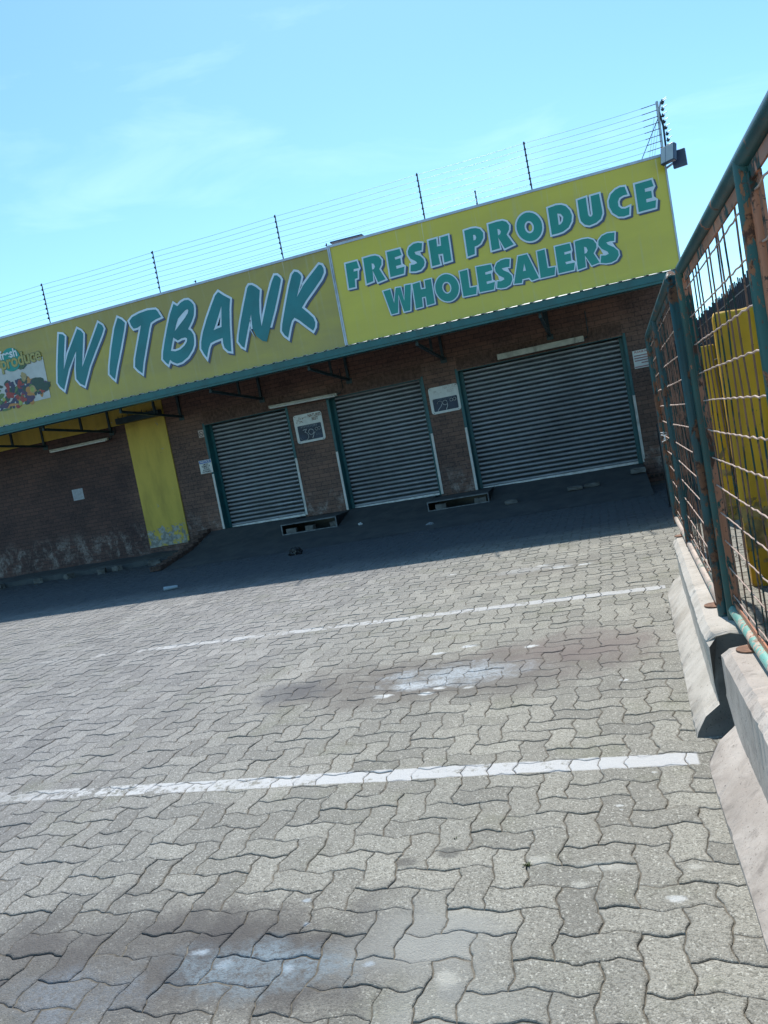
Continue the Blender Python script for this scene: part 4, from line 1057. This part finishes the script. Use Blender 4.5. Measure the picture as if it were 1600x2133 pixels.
def floodlight(c, w, h, rz, rx, label, face):
    t = thing('floodlight', label, 'floodlight', c, 'floodlights on the sign corner')
    mt = Matrix.Translation(c) @ Matrix.Rotation(rz, 4, 'Z') @ Matrix.Rotation(rx, 4, 'X')
    b_ = MB(); b_.box(-w / 2, w / 2, -.035, .035, -h / 2, h / 2, mt); b_.build('housing', M['flood_body'], t, .008)
    g_ = MB(); g_.box(-w / 2 + .012, w / 2 - .012, -.040, -.0355, -h / 2 + .012, h / 2 - .012, mt); g_.build('glass', M['flood_glass'], t)
    s_ = MB(); s_.box(-w * .12, -w * .10, -.042, -.0405, -h / 2 + .015, h / 2 - .015, mt); s_.build('glass_bar', M['flood_body'], t)
    a_ = MB(); a_.bar(c, (1.47, 12.60, c[2] - .04), .025, .025); a_.build('bracket', M['galv'], t)
floodlight((1.505, 12.26, 4.86), .22, .25, R(-38), R(-14), 'floodlight with its pale glass facing out at the sign corner', True)
floodlight((1.655, 12.40, 4.80), .19, .235, R(165), R(-6), 'floodlight turned away showing its dark back at the sign corner', False)

# ------------------------------------------------------------------ concrete barriers
def barrier(y_near, y_far, xb, slope, prof, label, mat, seed, foot_far=0, foot_near=0, mirror=True):
    """prof: (dx, z) section from the left foot over the top to the right foot"""
    t = thing('concrete_barrier', label, 'barrier', (xb, (y_near + y_far) / 2, 0), 'concrete barriers under the fence')
    n = len(prof); L = int((y_far - y_near) / .02); mb = MB(); corner = {3: .7, 5: .9, 6: 1, 8: 1, 9: .9, 1: .8}
    for i in range(L + 1):
        f = i / L
        for q, (dx, z) in enumerate(prof):
            low = max(0, 1 - z / .2)
            a = y_near + foot_near * low; b = y_far + foot_far * low
            y = a + (b - a) * f
            edge = min(i, L - i)
            c = 0
            if edge < 3:
                c = (3 - edge) / 3 * .040 * (mnoise.noise((q * 3.1 + seed, i * .8, 0)) + .5) * (1 if i > 3 else -1)
            x = xb + slope * (y - 3.3) + dx
            s = mnoise.noise((x * 6, y * 3, z * 6 + seed)) * .004 + mnoise.noise((x * 20, y * 14, z * 20)) * .0018
            zz = z + (s if z > .01 else 0)
            if q in corner:
                e_ = min(f, 1 - f) * (y_far - y_near)
                ch = max(0, mnoise.noise((y * 7 + q * 5, seed, q)) - .30) * .022 + max(0, mnoise.noise((y * 23, seed, q * 2)) - .2) * .016
                ch += max(0, .16 - e_) * .16 * (mnoise.noise((y * 19, q, seed)) * .9 + .55)
                ch *= corner[q]; x += ch * (1 if dx < .09 else -1); zz -= ch * .5 * (z > .02)
            if edge < 2 and z > .3: zz -= .012 * (1 - edge / 2) * (1 + mnoise.noise((q, i, seed)))
            mb.v.append((x + s * (1 if dx > .05 else -1), y - c, zz))
    for i in range(L):
        for q in range(n - 1):
            a = i * n + q; mb.f.append((a, a + 1, a + n + 1, a + n)); mb.sm.append(False)
    mb.f.append(tuple(range(n))); mb.f.append(tuple(range(L * n, L * n + n))); mb.sm += [False, False]
    o = mb.build('block', mat, t)
    o.data.materials.append(M['broken'])  # second slot: end faces with the joint's shade painted in
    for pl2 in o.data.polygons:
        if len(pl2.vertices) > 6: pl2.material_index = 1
    return t
def section(ax, bx, cz, cham=.03, top=.15):
    """ax: foot edge x, bx: foot/body corner, relative to body-top-left=0"""
    return [(ax, -.01), (ax, .025), (ax + (bx - ax) * .5, .073), (bx, .120), (bx + .003, .20), (0, cz - .03), (cham, cz), (cham + top * .5, cz + .002), (cham + top, cz), (2 * cham + top, cz - .03),
            (2 * cham + top + .015, .12), (2 * cham + top + .14, .025), (2 * cham + top + .14, -.01)]
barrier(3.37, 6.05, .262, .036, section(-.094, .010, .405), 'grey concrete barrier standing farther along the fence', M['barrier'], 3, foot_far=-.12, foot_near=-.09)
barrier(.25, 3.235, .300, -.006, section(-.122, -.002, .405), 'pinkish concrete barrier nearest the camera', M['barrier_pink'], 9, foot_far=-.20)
# fragments: step ledge inside the broken joint
# ------------------------------------------------------------------ mesh fence panels
def fence_panel(ys_, xf, z0, z1, label, postmat, bar, seed, low=None, plates=(), step=.1203):
    t = thing('fence_panel', label, 'fence panel', (xf(ys_[0]), ys_[0], .41), 'mesh fence panels on the barriers')
    y0, y1 = min(ys_), max(ys_)
    far_end = y1
    def P(y, z, dx=0): return (xf(y) + dx, y, z)
    for k, y in enumerate(ys_):
        p_ = MB()
        end = (k == 0 or k == len(ys_) - 1)
        if end:
            s = -1 if y == y1 else 1
            p_.tube([P(y, z0 - .045), P(y, 1.0), P(y, z1 - .05), P(y + s * .012, z1 - .018), P(y + s * .045, z1)], .0262, 12)
        else:
            p_.tube([P(y, z0 - .02), P(y, 1.2), P(y, z1)], .0262, 12)
        p_.build('post', postmat, t)
        p_ = MB(); s = -1 if y == y1 else 1
        for q in ((s,) if end else (-1, 1)):
            p_.bar(P(y + q * .036, z0 + .03), P(y + q * .036, z1 - .04), .006, .028)
            p_.bar(P(y + q * .046, z0 + .03, .012), P(y + q * .046, z1 - .04, .012), .028, .006)
        p_.build('mesh_frame', bar, t)
    p_ = MB(); p_.tube([P(y0 + .045, z1), P((y0 + y1) / 2, z1 + .003), P(y1 - .045, z1)], .0245, 12); p_.build('top_rail', M['rail_green'], t)
    p_ = MB(); p_.tube([P(y0 + .03, z0), P((y0 + y1) / 2, z0 - .003), P(y1 - .03, z0)], .0225, 12); p_.build('bottom_rail', low, t)
    p_ = MB(); p_.bar(P(y0 + .05, z1 - .042, .004), P(y1 - .05, z1 - .042, .004), .006, .034); p_.bar(P(y0 + .05, z0 + .034, .004), P(y1 - .05, z0 + .034, .004), .006, .024)
    p_.build('mesh_frame', bar, t)
    rn = random.Random(seed)
    vm = MB(); y = y1 - .10
    zs_ = []
    z = 1.846
    while z > z0 + .05: zs_.append(z); z -= .1198
    while y > y0 + .05:
        if not any(abs(y - p) < .03 for p in ys_[1:-1]):
            b1 = rn.uniform(-.008, .008); b2 = rn.uniform(-.010, .010); pts = []
            for k in range(15):
                z = z0 + .02 + (z1 - z0 - .05) * k / 14
                pts.append(P(y + b1 * math.sin(z * 3 + b2 * 300) + .004 * math.sin(z * 26), z, .012 + b2 * math.sin(z * 2.4)))
            vm.tube(pts, .0029, 6, False)
        y -= step
    vm.build('mesh_wires', M['rust_wire'], t)
    hm = MB()
    for z in zs_:
        ph = rn.random() * 6; sagz = rn.uniform(-.006, .006); pts = []; nn_ = int((y1 - y0) / .06)
        for k in range(nn_ + 1):
            y = y0 + .03 + (y1 - y0 - .06) * k / nn_
            pts.append(P(y, z + .0035 * math.sin(y * 52.2 / 1.0) + sagz * math.sin(y * 2.1 + ph) + rn.uniform(-.0012, .0012), .006))
        hm.tube(pts, .0030, 6, False)
    hm.build('mesh_wires', simple('pale_pink_oxidised_wire', (.46, .33, .27), .5, .1, .15, 20, .1), t)
    for py in plates:
        p_ = MB(); x = xf(py)
        p_.tube([(x - .022, py, .408), (x - .022, py, .4145)], .045, 16); p_.box(x - .02, x + .02, py - .02, py + .02, .4165, z0 - .018)
        p_.build('foot_plate', simple('rusty_plate', (.20, .10, .06), .8, .1, .3, 30, .3), t, .002)
    return t
fence_panel([.55, 2.10, 3.58], lambda y: .4165 + (3.58 - y) * .002, .452, 1.932, 'nearest mesh fence panel with sun faded green bottom rail', M['fence_green'], M['fence_orange'], 1, low=M['fence_pale'], plates=(1.2, 3.12))
fence_panel([3.655, 5.35, 6.60], lambda y: .386 + (y - 3.655) * .0235, .452, 1.932, 'mesh fence panel farther away with dark green peeling posts', M['fence_green_dark'], M['fence_green_dark'], 2, low=M['fence_pinkish'], step=.085, plates=(3.84, 5.95))
k = MB(); rn = random.Random(2)
for q in range(16):
    a = Vector((.455 + rn.uniform(-.02, .02), 6.45 + rn.uniform(-.03, .03), 1.125 + rn.uniform(-.03, .03))); k.tube([a, a + Vector((rn.uniform(-.03, .03), rn.uniform(-.05, .05), rn.uniform(-.025, .02)))], .004, 5)
o = k.build('wire_knot', M['litter'], None, loc=(.455, 6.45, 1.125)); tag(o, 'knot of pale wire tied on the far fence post', 'wire knot')

# ------------------------------------------------------------------ behind the fence
def pier(x0, x1, y0, y1, h, rot, label, seed):
    t = thing('yellow_pier', label, 'pier', ((x0 + x1) / 2, (y0 + y1) / 2, 0), 'yellow painted piers behind the fence')
    cx, cy = (x0 + x1) / 2, (y0 + y1) / 2
    mb = MB(); nz_ = 70; per = []
    hx, hy = (x1 - x0) / 2, (y1 - y0) / 2
    for k in range(12): per.append((-hx + 2 * hx * k / 12, -hy))
    for k in range(8): per.append((hx, -hy + 2 * hy * k / 8))
    for k in range(12): per.append((hx - 2 * hx * k / 12, hy))
    for k in range(8): per.append((-hx, hy - 2 * hy * k / 8))
    n = len(per)
    for i in range(nz_ + 1):
        z = h * i / nz_
        for q, (x, y) in enumerate(per):
            cor = max(0, 1 - math.hypot(abs(x) - hx, abs(y) - hy) / .05)
            s = mnoise.noise((x * 9 + seed, y * 9, z * 5)) * .006 + cor * (mnoise.noise((seed + q, z * 9, 0)) * .016 - .012) + mnoise.noise((x * 30, y * 30, z * 26 + seed)) * .003
            r = math.hypot(x, y); k = (r + s) / r
            shr = 1 - (.06 if i == nz_ else 0)
            X_, Y_ = x * k * shr, y * k * shr
            c, s2 = math.cos(rot), math.sin(rot)
            mb.v.append((cx + X_ * c - Y_ * s2, cy + X_ * s2 + Y_ * c, z + (mnoise.noise((x * 8, y * 8, seed)) * .02 if i == nz_ else 0)))
    for i in range(nz_):
        for q in range(n):
            a = i * n + q; b = i * n + (q + 1) % n
            mb.f.append((a, b, b + n, a + n)); mb.sm.append(True)
    mb.f.append(tuple(range(nz_ * n, nz_ * n + n))); mb.sm.append(False)
    mb.build('plastered_post', M['yellow_pier'], t)
pier(.845, 1.13, 5.80, 6.12, 1.925, R(-7), 'nearest thick yellow painted pier with crumbling lit edge behind the fence', 2)
pier(1.0, 1.27, 8.95, 9.25, 1.90, R(-5), 'yellow painted pier standing farther back beyond the fence', 6)

pf = thing('palisade_fence', 'tall blue black spiked palisade fence behind the yellow piers', 'fence', (1.42, 8, 0))
pl_ = MB(); y = 2.4; XP = 1.36; q = 0
while y < 14.6:
    h = 2.36 + .02 * math.sin(q * 2.3); wd = .036
    for dx in (0, .012):
        x = XP + dx
        vs = [(x, y - wd, .06), (x, y + wd, .06), (x, y + wd, h - .17), (x, y + wd * 1.25, h - .05), (x, y + wd * .45, h - .13), (x, y, h), (x, y - wd * .45, h - .13), (x, y - wd * 1.25, h - .05), (x, y - wd, h - .17)]
        pl_.add(vs, [tuple(range(9))])
    f_ = len(pl_.v) - 18
    for a in range(9): pl_.f.append((f_ + a, f_ + (a + 1) % 9, f_ + 9 + (a + 1) % 9, f_ + 9 + a)); pl_.sm.append(False)
    y += .088; q += 1
pl_.build('pales', M['palisade'], pf)
for z in (.45, 1.25, 2.02):
    k = MB(); k.box(XP + .013, XP + .05, 2.4, 14.6, z, z + .045); k.build('rail', M['palisade'], pf)
for z in (1.72, 1.96, 2.14):
    k = MB(); k.tube([(1.22, 2.4, z), (1.22, 9, z + .01), (1.22, 12.3, z)], .003, 5, False); k.build('strand', M['galv'], pf)
for y in (2.4, 5.3, 8.2, 11.1):
    k = MB(); k.box(XP + .051, XP + .12, y, y + .07, 0, 2.3); k.build('post', M['palisade'], pf)

# ------------------------------------------------------------------ small things
k = MB(); k.tube([(.735, 10.9, 0), (.735, 10.9, 1.10), (.735, 10.9, 1.13)], [.055, .055, .045], 14)
o = k.build('black_post', M['black'], None, loc=(.735, 10.9, 0)); tag(o, 'dark post standing in the shade right of the widest door', 'post')
def lump(name, c, r, sc, mat, label, cat, seed, wr=.35):
    bm = bmesh.new(); bmesh.ops.create_icosphere(bm, subdivisions=4, radius=r)
    for v in bm.verts:
        d = v.co.normalized(); s = 1 + wr * (mnoise.noise(d * 2.2 + Vector((seed, 0, 0))) + .6 * abs(mnoise.noise(d * 5 + Vector((seed, 3, 0)))) + .25 * mnoise.noise(d * 11))
        v.co = Vector((d.x * r * s * sc[0], d.y * r * s * sc[1], max(-r * .35, d.z * r * s * sc[2])))
    me = bpy.data.meshes.new(name); bm.to_mesh(me); bm.free(); me.materials.append(mat)
    o = bpy.data.objects.new(name, me); scene.collection.objects.link(o); o.location = c
    return tag(o, label, cat)
lump('rubbish_bag', (-5.25, 11.95, .035), .10, (1.15, .8, .85), M['bag'], 'crumpled black plastic bag lying in the shade before the ramp', 'bag', 3)
lump('paper_scrap', (-4.62, 13.75, .175), .035, (1, .7, .8), M['litter'], 'small crumpled white scrap on the ramp before the middle door', 'litter', 8, .6)
lump('plastic_scrap', (-3.09, 12.95, .05), .05, (1.3, .8, .6), simple('grey_plastic', (.22, .24, .26), .4), 'greyish plastic scrap at the foot of the ramp below the 29.00 drain box', 'litter', 12, .5)
cp = MB(); a = Vector((-6.53, 9.88, .033)); b = Vector((-6.35, 9.97, .028))
cp.tube([a, a + (b - a) * .9, b], [.034, .026, .022], 14)
o = cp.build('plastic_cup', simple('translucent_white_plastic', (.30, .36, .40), .3, 0, .1), None, loc=(-6.44, 9.92, 0)); tag(o, 'clear plastic cup lying on its side near the shadow edge', 'cup')

def weed(c, r_, n, label, seed):
    rn = random.Random(seed); m = MB()
    for q in range(n):
        a = rn.random() * 6.28; L_ = r_ * rn.uniform(.5, 1.1); w = .0018
        b = Vector((c[0] + rn.uniform(-r_, r_) * .5, c[1] + rn.uniform(-r_, r_) * .25, -.004)); t_ = b + Vector((math.cos(a) * L_ * .7, math.sin(a) * L_ * .7, L_ * rn.uniform(.5, 1.0)))
        mid = (b + t_) / 2 + Vector((0, 0, L_ * .15)); sd2 = Vector((-math.sin(a), math.cos(a), 0)) * w
        m.add([b - sd2, b + sd2, mid + sd2, mid - sd2, t_], [(0, 1, 2, 3), (3, 2, 4)])
    o = m.build('weed', simple('weed_green', (.085, .11, .03), .6, 0, .25, 60), None, loc=c); tag(o, label, 'weed', 'small weeds in the paving joints')
weed((-.455, 2.375, 0), .020, 26, 'small green weed in a joint in the foreground near the pale worn block', 1)
weed((-.73, 2.56, 0), .010, 10, 'tiny weed in the joint beside the dark spots', 2)
